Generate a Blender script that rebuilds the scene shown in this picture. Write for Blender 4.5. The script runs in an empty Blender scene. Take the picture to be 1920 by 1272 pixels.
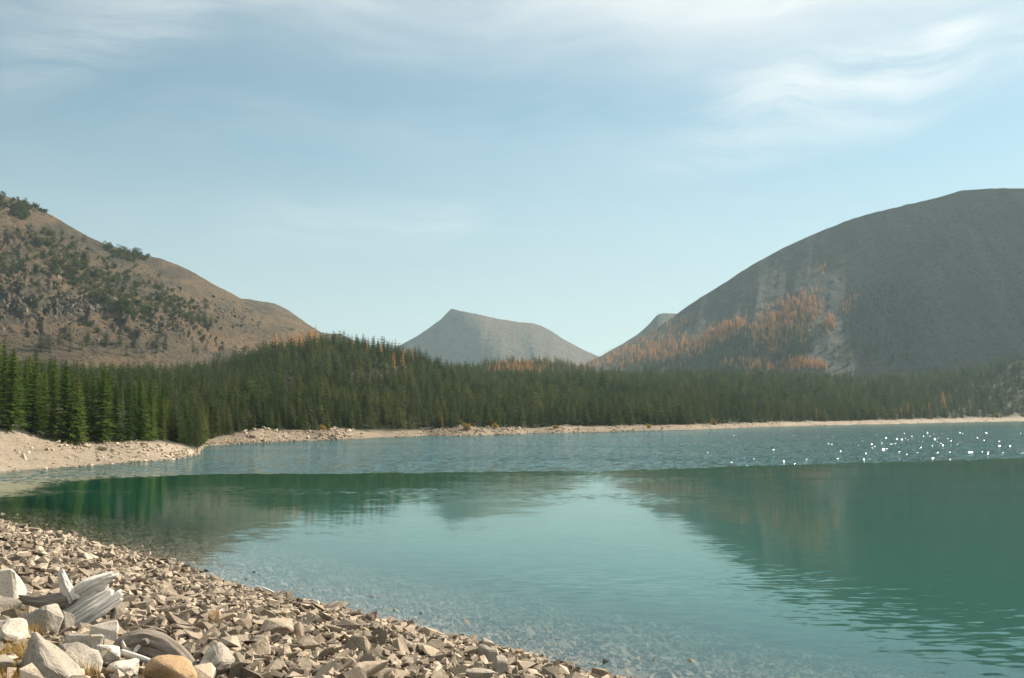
import bpy, bmesh, math, random
import numpy as np
from mathutils import Vector, Matrix

R = math.radians
rng = np.random.default_rng(7)
random.seed(7)
scene = bpy.context.scene
COL = scene.collection

# ------------------------------------------------------------------ camera
F = 1867.0                      # focal length in photo pixels (1920 wide)
CAMH = 5.5                      # eye height above the lake
PITCH = math.atan(141.0 / F)
cam_d = bpy.data.cameras.new('camera')
cam_d.sensor_width = 36.0
cam_d.lens = 36.0 * F / 1920.0
cam_d.clip_start = 0.1
cam_d.clip_end = 30000.0
cam = bpy.data.objects.new('camera', cam_d)
COL.objects.link(cam)
cam.location = (0, 0, CAMH)
cam.rotation_euler = (R(90) + PITCH, 0, 0)
scene.camera = cam

# ------------------------------------------------------------------ light
SUN_AZ, SUN_EL = R(52), R(36)   # azimuth measured from +Y (view axis) towards +X (right)
sun_d = bpy.data.lights.new('sun', 'SUN')
sun_d.energy = 5.0
sun_d.angle = R(0.53)
sun_d.color = (1.0, 0.90, 0.76)
sun = bpy.data.objects.new('sun', sun_d)
COL.objects.link(sun)
sdir = Vector((math.sin(SUN_AZ) * math.cos(SUN_EL), math.cos(SUN_AZ) * math.cos(SUN_EL), math.sin(SUN_EL)))
sun.rotation_euler = sdir.to_track_quat('Z', 'Y').to_euler()
sun.location = (0, 0, 300)

scene.view_settings.view_transform = 'Standard'
scene.view_settings.look = 'None'
scene.view_settings.exposure = 0.9
scene.view_settings.gamma = 1.0
scene.view_settings.use_curve_mapping = False
scene.cycles.use_denoising = True
scene.cycles.max_bounces = 5
scene.cycles.diffuse_bounces = 2
scene.cycles.glossy_bounces = 3
scene.cycles.transparent_max_bounces = 8
scene.cycles.volume_bounces = 0
scene.cycles.adaptive_threshold = 0.02
scene.cycles.sample_clamp_indirect = 6.0

# ------------------------------------------------------------------ node helpers
class N:
    """short hand for building a node tree"""
    def __init__(s, tree):
        s.t = tree
    def node(s, typ, **kw):
        n = s.t.nodes.new(typ)
        for k, v in kw.items():
            setattr(n, k, v)
        return n
    def put(s, sock, v):
        if isinstance(v, bpy.types.NodeSocket):
            s.t.links.new(v, sock)
        elif v is not None:
            sock.default_value = v
    def m(s, op, a, b=None, c=None, clamp=False):
        n = s.node('ShaderNodeMath', operation=op, use_clamp=clamp)
        s.put(n.inputs[0], a)
        if b is not None: s.put(n.inputs[1], b)
        if c is not None: s.put(n.inputs[2], c)
        return n.outputs[0]
    def vm(s, op, a, b=None, scale=None):
        n = s.node('ShaderNodeVectorMath', operation=op)
        s.put(n.inputs[0], a)
        if b is not None: s.put(n.inputs[1], b)
        if scale is not None: s.put(n.inputs['Scale'], scale)
        return n.outputs['Value'] if op in ('DOT_PRODUCT', 'LENGTH') else n.outputs[0]
    def noise(s, vec, scale, detail=3.0, rough=0.55, color=False, dist=0.0):
        n = s.node('ShaderNodeTexNoise')
        s.put(n.inputs['Vector'], vec)
        s.put(n.inputs['Scale'], scale)
        n.inputs['Detail'].default_value = detail
        n.inputs['Roughness'].default_value = rough
        n.inputs['Distortion'].default_value = dist
        return n.outputs['Color' if color else 'Fac']
    def ramp(s, fac, stops, interp='LINEAR'):
        n = s.node('ShaderNodeValToRGB')
        n.color_ramp.interpolation = interp
        els = n.color_ramp.elements
        while len(els) < len(stops): els.new(0.5)
        for e, (p, c) in zip(els, stops):
            e.position = p
            e.color = (*c, 1) if len(c) == 3 else c
        s.put(n.inputs[0], fac)
        return n.outputs[0]
    def mix(s, fac, a, b, blend='MIX'):
        n = s.node('ShaderNodeMix', data_type='RGBA', blend_type=blend)
        s.put(n.inputs[0], fac)
        s.put(n.inputs[6], (*a, 1) if isinstance(a, tuple) and len(a) == 3 else a)
        s.put(n.inputs[7], (*b, 1) if isinstance(b, tuple) and len(b) == 3 else b)
        return n.outputs[2]
    def smooth(s, x, lo, hi):
        n = s.node('ShaderNodeMapRange', interpolation_type='SMOOTHSTEP')
        s.put(n.inputs[0], x)
        n.inputs[1].default_value = lo
        n.inputs[2].default_value = hi
        return n.outputs[0]
    def comb(s, x, y, z):
        n = s.node('ShaderNodeCombineXYZ')
        for i, v in enumerate((x, y, z)): s.put(n.inputs[i], v)
        return n.outputs[0]
    def sep(s, v):
        n = s.node('ShaderNodeSeparateXYZ')
        s.put(n.inputs[0], v)
        return n.outputs
    def mapping(s, v, scale=(1, 1, 1), rot=(0, 0, 0), loc=(0, 0, 0)):
        n = s.node('ShaderNodeMapping')
        s.put(n.inputs[0], v)
        n.inputs[1].default_value = loc
        n.inputs[2].default_value = rot
        n.inputs[3].default_value = scale
        return n.outputs[0]

# ------------------------------------------------------------------ sky
world = bpy.data.worlds.new('World')
scene.world = world
world.use_nodes = True
wt = world.node_tree
wt.nodes.clear()
w = N(wt)
sky = w.node('ShaderNodeTexSky', sky_type='NISHITA')
sky.sun_disc = False
sky.sun_elevation = SUN_EL
sky.sun_rotation = SUN_AZ
sky.altitude = 2200.0
sky.air_density = 1.0
sky.dust_density = 1.0
sky.ozone_density = 1.5
tc = w.node('ShaderNodeTexCoord')
d = w.sep(tc.outputs['Generated'])
az = w.m('ARCTAN2', d[0], d[1])
el = w.m('ARCSINE', d[2])
hs = w.node('ShaderNodeHueSaturation')
hs.inputs['Saturation'].default_value = 0.90
w.put(hs.inputs['Color'], sky.outputs[0])
skyc = w.mix(1.0, hs.outputs[0], (0.98, 1.14, 0.94), 'MULTIPLY')
# the pale band of dusty air low in the sky, all the way round
low = w.m('MULTIPLY', w.m('SUBTRACT', 1.0, w.smooth(w.m('ABSOLUTE', el), 0.0, 0.34)), 0.82)
skyc = w.mix(low, skyc, (4.25, 4.5, 4.6))
# high thin cirrus: fibres in (azimuth, elevation), stretched and tilted
aev = w.comb(az, el, 0.0)
warp = w.vm('SCALE', w.noise(aev, 2.2, 3, color=True), scale=0.16)
aw = w.vm('ADD', aev, warp)
veil = w.noise(w.mapping(aw, (1.2, 5.5, 1), (0, 0, R(-9)), (0.3, 0.2, 0)), 2.0, 6, 0.58)
fibre = w.noise(w.mapping(aw, (3.0, 26, 1), (0, 0, R(-10))), 1.6, 6, 0.62)
high = w.smooth(el, 0.14, 0.46)
veil_m = w.m('MULTIPLY', w.smooth(veil, 0.40, 0.78), w.m('ADD', w.m('MULTIPLY', high, 0.85), 0.12))
top_m = w.m('MULTIPLY', w.smooth(el, 0.29, 0.45), w.m('ADD', 0.30, w.m('MULTIPLY', w.smooth(az, -0.35, 0.35), 0.65)))
top_m = w.m('MULTIPLY', top_m, w.m('ADD', 0.45, fibre))

def streak(az0, el0, az1, el1, width, amp, edge=0.10):
    """one long cirrus streak between two sky directions"""
    dx, dy = az1 - az0, el1 - el0
    L = math.hypot(dx, dy)
    dx, dy = dx / L, dy / L
    sx = w.sep(w.vm('ADD', aev, w.vm('SCALE', warp, scale=0.35)))
    px = w.m('SUBTRACT', sx[0], az0 + 0.028)
    py = w.m('SUBTRACT', sx[1], el0 + 0.028)
    along = w.m('DIVIDE', w.m('ADD', w.m('MULTIPLY', px, dx), w.m('MULTIPLY', py, dy)), L)
    across = w.m('DIVIDE', w.m('ADD', w.m('MULTIPLY', px, -dy), w.m('MULTIPLY', py, dx)), width)
    up = w.smooth(across, -0.9, 0.05)
    dn = w.m('SUBTRACT', 1.0, w.smooth(across, 0.05, 1.0))
    en = w.m('MULTIPLY', w.smooth(along, -edge, 0.35), w.m('SUBTRACT', 1.0, w.smooth(along, 0.85, 1.0 + edge)))
    r = w.m('MULTIPLY', w.m('MULTIPLY', up, dn), en)
    return w.m('MULTIPLY', r, w.m('MULTIPLY', w.smooth(fibre, 0.25, 0.75), amp))

def sky_dir(u, v):
    cx, cy = (u - 960) / F, (636 - v) / F
    y = math.cos(PITCH) - math.sin(PITCH) * cy
    z = math.sin(PITCH) + math.cos(PITCH) * cy
    return math.atan2(cx, y), math.atan2(z, math.hypot(cx, y))

s1 = streak(*sky_dir(1300, 195), *sky_dir(1850, 82), 0.040, 0.62)
s2 = streak(*sky_dir(1180, 285), *sky_dir(1760, 175), 0.045, 0.42)
s3 = streak(*sky_dir(-40, 150), *sky_dir(400, 30), 0.05, 0.30)
s4 = streak(*sky_dir(380, 445), *sky_dir(900, 400), 0.045, 0.22)
s5 = streak(*sky_dir(1700, 130), *sky_dir(2100, 60), 0.06, 0.35)
cl = w.m('ADD', w.m('ADD', s1, s2), w.m('ADD', w.m('ADD', s3, s5), s4))
cl = w.m('ADD', cl, w.m('ADD', w.m('MULTIPLY', veil_m, 0.38), w.m('MULTIPLY', top_m, 0.85)), clamp=True)
cloud_col = (8.6, 8.6, 8.3)
skymix = w.mix(cl, skyc, cloud_col)
bg = w.node('ShaderNodeBackground')
w.put(bg.inputs[0], skymix)
bg.inputs[1].default_value = 0.068
out = w.node('ShaderNodeOutputWorld')
wt.links.new(bg.outputs[0], out.inputs[0])

# ------------------------------------------------------------------ maths helpers
def pix(u, v):
    """photo pixel -> (x/y, z/y) slope of the sight line from the eye"""
    cx, cy = (np.asarray(u, float) - 960) / F, (636 - np.asarray(v, float)) / F
    y = math.cos(PITCH) - math.sin(PITCH) * cy
    z = math.sin(PITCH) + math.cos(PITCH) * cy
    return cx / y, z / y

def hash2(ix, iy, seed):
    h = (ix.astype(np.int64) * 374761393 + iy.astype(np.int64) * 668265263 + seed * 1442695041) & 0xFFFFFFFF
    h = ((h ^ (h >> 13)) * 1274126177) & 0xFFFFFFFF
    return ((h ^ (h >> 16)) & 0xFFFF) / 65535.0

def vnoise(x, y, seed=0):
    x, y = np.asarray(x, float), np.asarray(y, float)
    ix, iy = np.floor(x), np.floor(y)
    fx, fy = x - ix, y - iy
    fx, fy = fx * fx * (3 - 2 * fx), fy * fy * (3 - 2 * fy)
    a, b = hash2(ix, iy, seed), hash2(ix + 1, iy, seed)
    c, e = hash2(ix, iy + 1, seed), hash2(ix + 1, iy + 1, seed)
    return (a * (1 - fx) + b * fx) * (1 - fy) + (c * (1 - fx) + e * fx) * fy

def fbm(x, y, seed=0, oct=5, gain=0.5):
    s, amp, tot = 0, 1.0, 0
    for k in range(oct):
        s = s + amp * (vnoise(x * 2 ** k, y * 2 ** k, seed + k * 17) * 2 - 1)
        tot += amp
        amp *= gain
    return s / tot

def sstep(x, lo, hi):
    t = np.clip((x - lo) / (hi - lo), 0, 1)
    return t * t * (3 - 2 * t)

# ------------------------------------------------------------------ mesh helpers
def mesh_from(name, verts, faces, mat=None, smooth=False):
    """verts (n,3) array; faces (m,k) array or list"""
    me = bpy.data.meshes.new(name)
    verts = np.asarray(verts, np.float32)
    if isinstance(faces, np.ndarray):
        k = faces.shape[1]
        m = len(faces)
        me.vertices.add(len(verts))
        me.vertices.foreach_set('co', verts.ravel())
        me.loops.add(m * k)
        me.loops.foreach_set('vertex_index', faces.astype(np.int32).ravel())
        me.polygons.add(m)
        me.polygons.foreach_set('loop_start', np.arange(0, m * k, k, dtype=np.int32))
        me.update(calc_edges=True)
    else:
        me.from_pydata([tuple(v) for v in verts], [], faces)
        me.update()
    me.polygons.foreach_set('use_smooth', np.full(len(me.polygons), bool(smooth)))
    if mat is not None:
        me.materials.append(mat)
    return me

def link(name, data, parent=None, **props):
    o = bpy.data.objects.new(name, data)
    COL.objects.link(o)
    if parent is not None: o.parent = parent
    for k, v in props.items(): o[k] = v
    return o

def grid_faces(nu, nv):
    i = np.arange(nu * nv).reshape(nu, nv)
    return np.stack([i[:-1, :-1].ravel(), i[1:, :-1].ravel(), i[1:, 1:].ravel(), i[:-1, 1:].ravel()], 1)

def attr(me, name, vals, typ='FLOAT', dom='POINT'):
    a = me.attributes.new(name, typ, dom)
    key = {'FLOAT': 'value', 'INT': 'value', 'FLOAT_VECTOR': 'vector', 'FLOAT_COLOR': 'color'}[typ]
    a.data.foreach_set(key, np.ascontiguousarray(vals).ravel())

def new_mat(name):
    m = bpy.data.materials.new(name)
    m.use_nodes = True
    m.node_tree.nodes.clear()
    n = N(m.node_tree)
    o = n.node('ShaderNodeOutputMaterial')
    return m, n, o

def principled(n, o, color, rough=0.9, normal=None, spec=0.2):
    p = n.node('ShaderNodeBsdfPrincipled')
    n.put(p.inputs['Base Color'], (*color, 1) if isinstance(color, tuple) else color)
    n.put(p.inputs['Roughness'], rough)
    p.inputs['Specular IOR Level'].default_value = spec
    if normal is not None: n.put(p.inputs['Normal'], normal)
    n.t.links.new(p.outputs[0], o.inputs[0])
    return p

def bump(n, h, strength, dist):
    b = n.node('ShaderNodeBump')
    n.put(b.inputs['Height'], h)
    b.inputs['Strength'].default_value = strength
    b.inputs['Distance'].default_value = dist
    return b.outputs[0]

# ------------------------------------------------------------------ the lie of the land
# near shoreline traced once, as distances from the standing point
NS = np.array([(-220, 940), (0, 980), (200, 1025), (330, 1060), (450, 1100), (560, 1125), (740, 1170), (930, 1215), (1050, 1245), (1150, 1270)], float)
_a, _e = pix(NS[:, 0], NS[:, 1])
_Y = -CAMH / _e
_X = _a * _Y
NX, NY = 0.718, 0.696
sh_s = NX * _X + NY * _Y
sh_q = -NY * _X + NX * _Y
_o = np.argsort(sh_q)
sh_s, sh_q = sh_s[_o], sh_q[_o]
BS = 0.238                      # slope of the stone beach

def shore_s(q):
    return np.interp(q, sh_q, sh_s) + 0.25 * fbm(q * 0.35, q * 0.0, 91, 3)

def beach_z(x, y):
    s = NX * x + NY * y
    q = -NY * x + NX * y
    t = shore_s(q) - s
    z = np.where(t > 0, BS * t, np.where(t > -6.0, 0.065 * t, -0.39 + 0.19 * (t + 6.0)))
    z = np.maximum(z, -9.0)
    z = np.minimum(z, 4.1 + 0.05 * (t - 17))
    return z + 0.07 * fbm(x * 0.6, y * 0.6, 5, 3) * sstep(t, -1.5, 2.0)

# far shore line, from pixels
FS = np.array([(-500, 905), (-200, 896), (0, 885), (100, 878), (200, 870), (300, 863), (350, 858), (371, 854), (377, 846), (384, 836), (420, 834), (480, 831), (540, 828), (570, 827), (600, 826),
               (640, 824), (740, 820), (800, 817), (860, 818), (970, 815), (995, 812), (1040, 812), (1100, 811), (1200, 808), (1300, 806), (1400, 802), (1500, 799), (1700, 795), (1920, 790), (2400, 788)], float)
fa, fe = pix(FS[:, 0], FS[:, 1])
fY = -CAMH / fe

def shore_Y(a):
    return np.interp(a, fa, fY) * (1 + 0.012 * fbm(a * 60, a * 0, 33, 4) * sstep(a, -0.33, -0.29))

# land columns: u, beach height, beach width, crest distance, crest v (bare ground), second crest distance, its v
LC = np.array([
    (-500, 5.0, 22, 380, 690, 520, 700),
    (0,   4.4, 20, 380, 700, 520, 700),
    (60,  3.2, 18, 390, 705, 540, 705),
    (140, 2.2, 15, 400, 708, 560, 708),
    (300, 1.6, 14, 430, 708, 600, 712),
    (340, 0.9, 14, 440, 704, 620, 711),
    (371, 0.2, 12, 450, 700, 640, 710),
    (384, 0.3, 10, 450, 698, 640, 708),
    (402, 1.2, 12, 455, 694, 640, 706),
    (450, 1.6, 12, 470, 680, 640, 700),
    (520, 1.7, 12, 480, 658, 640, 690),
    (600, 1.7, 12, 480, 651, 640, 690),
    (640, 1.7, 12, 480, 651, 640, 690),
    (700, 1.3, 12, 480, 655, 660, 700),
    (780, 1.3, 12, 490, 674, 700, 712),
    (830, 1.4, 12, 510, 702, 800, 710),
    (900, 1.5, 12, 580, 720, 900, 697),
    (980, 1.3, 11, 600, 722, 900, 690),
    (1060, 1.5, 12, 620, 722, 900, 692),
    (1120, 1.5, 12, 700, 718, 950, 705),
    (1300, 1.6, 14, 800, 712, 1000, 712),
    (1500, 1.8, 16, 880, 712, 1050, 714),
    (1620, 2.0, 18, 900, 716, 1050, 718),
    (1760, 2.2, 22, 930, 712, 1050, 716),
    (1850, 2.4, 24, 930, 696, 1040, 704),
    (1920, 2.6, 26, 930, 676, 1030, 694),
    (2400, 3.0, 30, 1030, 620, 1100, 620)], float)
la, _ = pix(LC[:, 0], np.full(len(LC), 780.0))

def land_z(x, y):
    a = x / np.maximum(y, 1.0)
    rs = shore_Y(a)
    hb = np.interp(a, la, LC[:, 1])
    wb = np.interp(a, la, LC[:, 2])
    rc = np.interp(a, la, LC[:, 3])
    r2 = np.interp(a, la, LC[:, 5])
    u = np.interp(a, la, LC[:, 0])
    _, ec = pix(u, np.interp(a, la, LC[:, 4]))
    _, e2 = pix(u, np.interp(a, la, LC[:, 6]))
    zc = CAMH + ec * rc
    z2 = CAMH + e2 * r2
    dd = y - rs
    below = np.maximum(-9.0, 0.22 * dd)
    t = np.clip((y - rs - wb) / (rc - rs - wb), 0, 1)
    up = hb * sstep(dd / wb, -0.12, 1.05) * 0.8 + hb * 0.2 * np.clip(dd / wb, 0, 1) + (zc - hb) * (t ** 1.05)
    # past the crest: a dip, then the second rise, then level
    t2 = np.clip((y - rc) / (r2 - rc), 0, 1)
    mid = zc + (z2 - zc) * sstep(t2, 0, 1) - 5.0 * np.sin(np.pi * t2)
    t3 = np.clip((y - r2) / 500.0, 0, 1)
    back = z2 - (z2 - 6.0) * sstep(t3, 0, 1)
    z = np.where(dd < 0, below, np.where(y < rc, up, np.where(y < r2, mid, back)))
    rough = sstep(dd, 0.5, 8.0)
    z = z + rough * (0.45 * fbm(x * 0.16, y * 0.16, 11, 4) + 2.0 * fbm(x * 0.018, y * 0.018, 12, 3) * sstep(dd, 20, 120))
    # low rocky banks along the middle of the far shore
    bank = np.exp(-((dd - 7.0) / 5.0) ** 2) * (np.exp(-((u - 630) / 34) ** 2) + 0.9 * np.exp(-((u - 500) / 40) ** 2) + 0.8 * np.exp(-((u - 885) / 60) ** 2) + 0.7 * np.exp(-((u - 1060) / 30) ** 2))
    return z + 1.5 * bank * (0.75 + 0.9 * fbm(x * 0.12, y * 0.12, 44, 3))

def project(u, v, zf, y0, y1, n=900):
    """where the sight line through (u,v) first meets the surface zf(x,y) between depths y0 and y1"""
    a, e = pix(u, v)
    ys = np.geomspace(y0, y1, n)
    zz = zf(a * ys, ys)
    hit = np.nonzero(zz >= CAMH + e * ys)[0]
    if len(hit) == 0: return None
    y = ys[hit[0]]
    return np.array([a * y, y, float(zf(np.array([a * y]), np.array([y]))[0])])

# ------------------------------------------------------------------ materials: earth and stone
def earth_mat():
    m, n, o = new_mat('shore_earth')
    g = n.node('ShaderNodeNewGeometry')
    p = g.outputs['Position']
    z = n.sep(p)[2]
    big = n.noise(p, 0.09, 4)
    fine = n.noise(p, 1.4, 5, 0.7)
    sand = n.ramp(n.m('ADD', n.m('MULTIPLY', big, 0.5), n.m('MULTIPLY', fine, 0.5)),
                  [(0.30, (0.20, 0.155, 0.11)), (0.5, (0.33, 0.27, 0.20)), (0.7, (0.43, 0.36, 0.28))])
    litter = n.ramp(fine, [(0.3, (0.016, 0.018, 0.010)), (0.6, (0.040, 0.038, 0.019)), (0.8, (0.075, 0.058, 0.028))])
    wet = n.m('SUBTRACT', 1.0, n.smooth(n.m('ADD', z, n.m('MULTIPLY', fine, 0.12)), 0.02, 0.22))
    dry = n.at = n.node('ShaderNodeAttribute', attribute_name='floor')
    stony = n.node('ShaderNodeAttribute', attribute_name='stony').outputs['Fac']
    sand = n.mix(stony, sand, n.ramp(n.noise(p, 0.45, 6, 0.75), [(0.3, (0.07, 0.055, 0.04)), (0.48, (0.19, 0.145, 0.10)), (0.62, (0.29, 0.23, 0.165)), (0.75, (0.24, 0.15, 0.08))]))
    c = n.mix(dry.outputs['Fac'], sand, litter)
    c = n.mix(n.m('MULTIPLY', wet, 0.55), c, (0.10, 0.085, 0.06))
    nb = bump(n, n.noise(p, 2.2, 6, 0.75), 0.9, 0.35)
    principled(n, o, c, 0.95, nb)
    return m

def rock_mat(name, stops, scale=1.0, use_attr=True):
    m, n, o = new_mat(name)
    tcn = n.node('ShaderNodeTexCoord')
    p = tcn.outputs['Object']
    f = n.noise(p, 5.0 * scale, 6, 0.7)
    f2 = n.noise(p, 1.6 * scale, 3, 0.5)
    if use_attr:
        t = n.node('ShaderNodeAttribute', attribute_name='tone').outputs['Fac']
    else:
        t = n.node('ShaderNodeObjectInfo').outputs['Alpha']
    v = n.m('ADD', n.m('MULTIPLY', t, 0.62), n.m('ADD', n.m('MULTIPLY', f, 0.30), n.m('MULTIPLY', f2, 0.12)))
    c = n.ramp(v, stops)
    # lichen and stain spots
    sp = n.smooth(n.noise(p, 9.0 * scale, 3, 0.6), 0.60, 0.70)
    c = n.mix(n.m('MULTIPLY', sp, 0.45), c, (0.10, 0.092, 0.075))
    pit = n.noise(p, 30 * scale, 4, 0.75)
    c = n.mix(n.m('MULTIPLY', n.smooth(pit, 0.54, 0.66), 0.5), c, (0.07, 0.06, 0.045))
    nb = bump(n, n.m('ADD', f, n.m('MULTIPLY', pit, 0.4)), 0.6, 0.05 / scale)
    principled(n, o, c, 0.9, nb, 0.25)
    return m

ROCK_STOPS = [(0.15, (0.080, 0.063, 0.046)), (0.38, (0.225, 0.180, 0.132)), (0.60, (0.41, 0.328, 0.240)), (0.82, (0.57, 0.46, 0.340)), (1.0, (0.70, 0.58, 0.44))]
M_EARTH = earth_mat()
M_ROCK = rock_mat('rubble_stone', ROCK_STOPS)
M_ROCK_OBJ = rock_mat('loose_stone', ROCK_STOPS, 1.0, False)
M_PALE = rock_mat('pale_stone', [(0.1, (0.34, 0.29, 0.23)), (0.5, (0.56, 0.49, 0.40)), (0.9, (0.70, 0.63, 0.53))], 1.0, False)
M_GREY = rock_mat('grey_stone', [(0.1, (0.15, 0.135, 0.11)), (0.5, (0.30, 0.265, 0.215)), (0.9, (0.46, 0.40, 0.325))], 1.0, False)
M_OCHRE = rock_mat('ochre_stone', [(0.1, (0.30, 0.20, 0.11)), (0.5, (0.44, 0.29, 0.16)), (0.9, (0.55, 0.39, 0.24))], 0.8, False)
M_CRAG = rock_mat('crag_stone', [(0.1, (0.055, 0.048, 0.04)), (0.5, (0.125, 0.108, 0.086)), (0.9, (0.26, 0.225, 0.18))], 0.25)

def slope_mat(name, tan, grey, dark, rust, scale, streak_rot, rust_amt=0.4):
    """bare mountain side: scree, dry turf and stone in streaks that run down the slope"""
    m, n, o = new_mat(name)
    p = n.node('ShaderNodeNewGeometry').outputs['Position']
    st = n.noise(n.mapping(p, (1.0, 0.22, 0.22), (0, 0, streak_rot)), 0.045 * scale, 6, 0.72)
    big = n.noise(p, 0.008 * scale, 4, 0.6)
    fine = n.noise(p, 0.22 * scale, 6, 0.75)
    c = n.mix(n.smooth(st, 0.38, 0.62), tan, grey)
    c = n.mix(n.m('MULTIPLY', n.smooth(big, 0.45, 0.68), rust_amt), c, rust)
    c = n.mix(n.m('MULTIPLY', n.smooth(fine, 0.48, 0.64), 0.8), c, dark)
    c = n.mix(n.m('MULTIPLY', n.smooth(n.noise(p, 0.5 * scale, 4, 0.7), 0.60, 0.74), 0.5), c, tuple(min(1, v * 1.5) for v in tan))
    nb = bump(n, n.m('ADD', fine, n.m('MULTIPLY', st, 0.9)), 1.0, 7.0 / scale)
    principled(n, o, c, 0.95, nb, 0.1)
    return m

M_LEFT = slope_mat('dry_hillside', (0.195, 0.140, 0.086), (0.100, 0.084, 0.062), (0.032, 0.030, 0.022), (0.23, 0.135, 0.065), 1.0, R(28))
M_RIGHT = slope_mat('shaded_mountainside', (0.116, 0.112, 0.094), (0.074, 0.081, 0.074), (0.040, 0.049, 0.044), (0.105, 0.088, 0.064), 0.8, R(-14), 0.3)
M_PEAK = slope_mat('far_peak_stone', (0.175, 0.122, 0.08), (0.125, 0.098, 0.070), (0.065, 0.055, 0.042), (0.19, 0.12, 0.07), 0.25, R(20), 0.3)

# ------------------------------------------------------------------ ground (one sheet to the horizon)
na, ny = 560, 520
A = np.linspace(-1.15, 1.15, na)
A = np.sort(np.concatenate([A, np.linspace(-0.325, -0.28, 60)]))
na = len(A)
Yv = np.concatenate([np.geomspace(58, 1450, ny - 40), np.geomspace(1470, 9000, 40)])
AA, YY = np.meshgrid(A, Yv, indexing='ij')
XX = AA * YY
ZZ = land_z(XX, YY)
gv = np.stack([XX, YY, ZZ], -1).reshape(-1, 3)
gme = mesh_from('ground', gv, grid_faces(na, ny), M_EARTH, True)
dd = (YY - shore_Y(AA)).ravel()
wbv = np.interp(AA, la, LC[:, 2]).ravel()
attr(gme, 'floor', sstep(dd + 4 * fbm(gv[:, 0] * 0.1, gv[:, 1] * 0.1, 71, 3), wbv * 0.85, wbv * 1.35))
attr(gme, 'stony', (sstep(AA.ravel(), -0.305, -0.29) * (0.85 - 0.45 * sstep(AA.ravel(), 0.1, 0.35))).astype(np.float32))
ground = link('ground', gme, kind='structure')

# stone beach we stand on, running on under the water
qs = np.arange(-46, 110, 0.45)
ss = np.arange(-16, 66, 0.45)
QQ, SS = np.meshgrid(qs, ss, indexing='ij')
BX, BY = NX * SS - NY * QQ, NY * SS + NX * QQ
bv = np.stack([BX, BY, beach_z(BX, BY) - 0.05], -1).reshape(-1, 3)
M_BED, n, o = new_mat('beach_bed')
p = n.node('ShaderNodeNewGeometry').outputs['Position']
vor = n.node('ShaderNodeTexVoronoi')
n.put(vor.inputs['Vector'], p)
vor.inputs['Scale'].default_value = 5.5
bedc = n.ramp(n.m('ADD', n.m('MULTIPLY', n.sep(vor.outputs['Color'])[0], 0.7), n.m('MULTIPLY', n.noise(p, 6, 4), 0.3)),
              [(0.1, (0.09, 0.072, 0.05)), (0.5, (0.20, 0.162, 0.112)), (0.9, (0.30, 0.245, 0.175))])
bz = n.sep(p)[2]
bedc = n.mix(n.smooth(bz, 0.0, 0.25), bedc, n.ramp(n.noise(p, 9, 4), [(0.3, (0.030, 0.024, 0.017)), (0.7, (0.10, 0.08, 0.058))]))  # soil above the waterline, darkened: shadow between the stones put into its colour
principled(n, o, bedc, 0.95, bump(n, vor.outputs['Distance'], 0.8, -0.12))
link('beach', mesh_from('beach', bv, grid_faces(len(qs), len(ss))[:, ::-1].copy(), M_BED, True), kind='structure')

# ------------------------------------------------------------------ mountains
def fan_mountain(name, sil, foot, mat, nu, nv, prof, noise_amp, noise_scale, seed, back=0.5, ridge_noise=0.0, extra=None):
    """sil: rows (u, v, ridge depth); foot: rows (u, foot depth, foot z).  A solid body: front slope, ridge, back slope."""
    sil, foot = np.array(sil, float), np.array(foot, float)
    us = np.linspace(sil[0, 0], sil[-1, 0], nu)
    v = np.interp(us, sil[:, 0], sil[:, 1])
    k = np.ones(3) / 3
    v = np.concatenate([v[:1], np.convolve(v, k, 'valid'), v[-1:]])
    v = v + 1.1 * fbm(us * 0.06, us * 0, seed + 5, 4)
    a, e = pix(us, v)
    Rd = np.interp(us, sil[:, 0], sil[:, 2])
    zr = CAMH + e * Rd
    fY_ = np.interp(us, foot[:, 0], foot[:, 1])
    fz = np.interp(us, foot[:, 0], foot[:, 2])
    t = np.linspace(0, 1, nv)
    tb = np.linspace(0, 1, 14)[1:]
    Y = fY_[:, None] + (Rd - fY_)[:, None] * t[None]
    pr = prof(t)[None] if prof else t[None]
    Z = fz[:, None] + (zr - fz)[:, None] * pr
    X = a[:, None] * Y
    win = np.sin(np.pi * np.clip(t, 0, 1)) ** 0.6
    win = np.maximum(win, ridge_noise)[None]
    Z = Z + win * noise_amp * fbm(X * noise_scale, Y * noise_scale * 0.7, seed, 6, 0.55)
    if extra is not None: Z = Z + extra(us[:, None], t[None], X, Y)
    Yb = Rd[:, None] + (Rd * back)[:, None] * tb[None]
    Zb = zr[:, None] - (zr - 0.0)[:, None] * (tb[None] ** 1.35) * 1.05 - 2.0
    Xb = a[:, None] * Yb
    Xf, Yf, Zf = np.hstack([X, Xb]), np.hstack([Y, Yb]), np.hstack([Z, Zb])
    vv = np.stack([Xf, Yf, Zf], -1).reshape(-1, 3)
    o = link(name, mesh_from(name, vv, grid_faces(nu, Xf.shape[1]), mat, True), kind='structure')
    def hit(u, vpix):
        """world point on the front slope seen at a photo pixel"""
        aa, ee = pix(u, vpix)
        i = int(np.clip(np.searchsorted(a, aa), 1, nu - 1))
        w1 = np.clip((aa - a[i - 1]) / (a[i] - a[i - 1]), 0, 1)
        yy = Y[i - 1] * (1 - w1) + Y[i] * w1
        zz = Z[i - 1] * (1 - w1) + Z[i] * w1
        h = np.nonzero(zz >= CAMH + ee * yy)[0]
        if len(h) == 0: return None
        j = h[0]
        return np.array([aa * yy[j], yy[j], zz[j]])
    return o, hit

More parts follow.
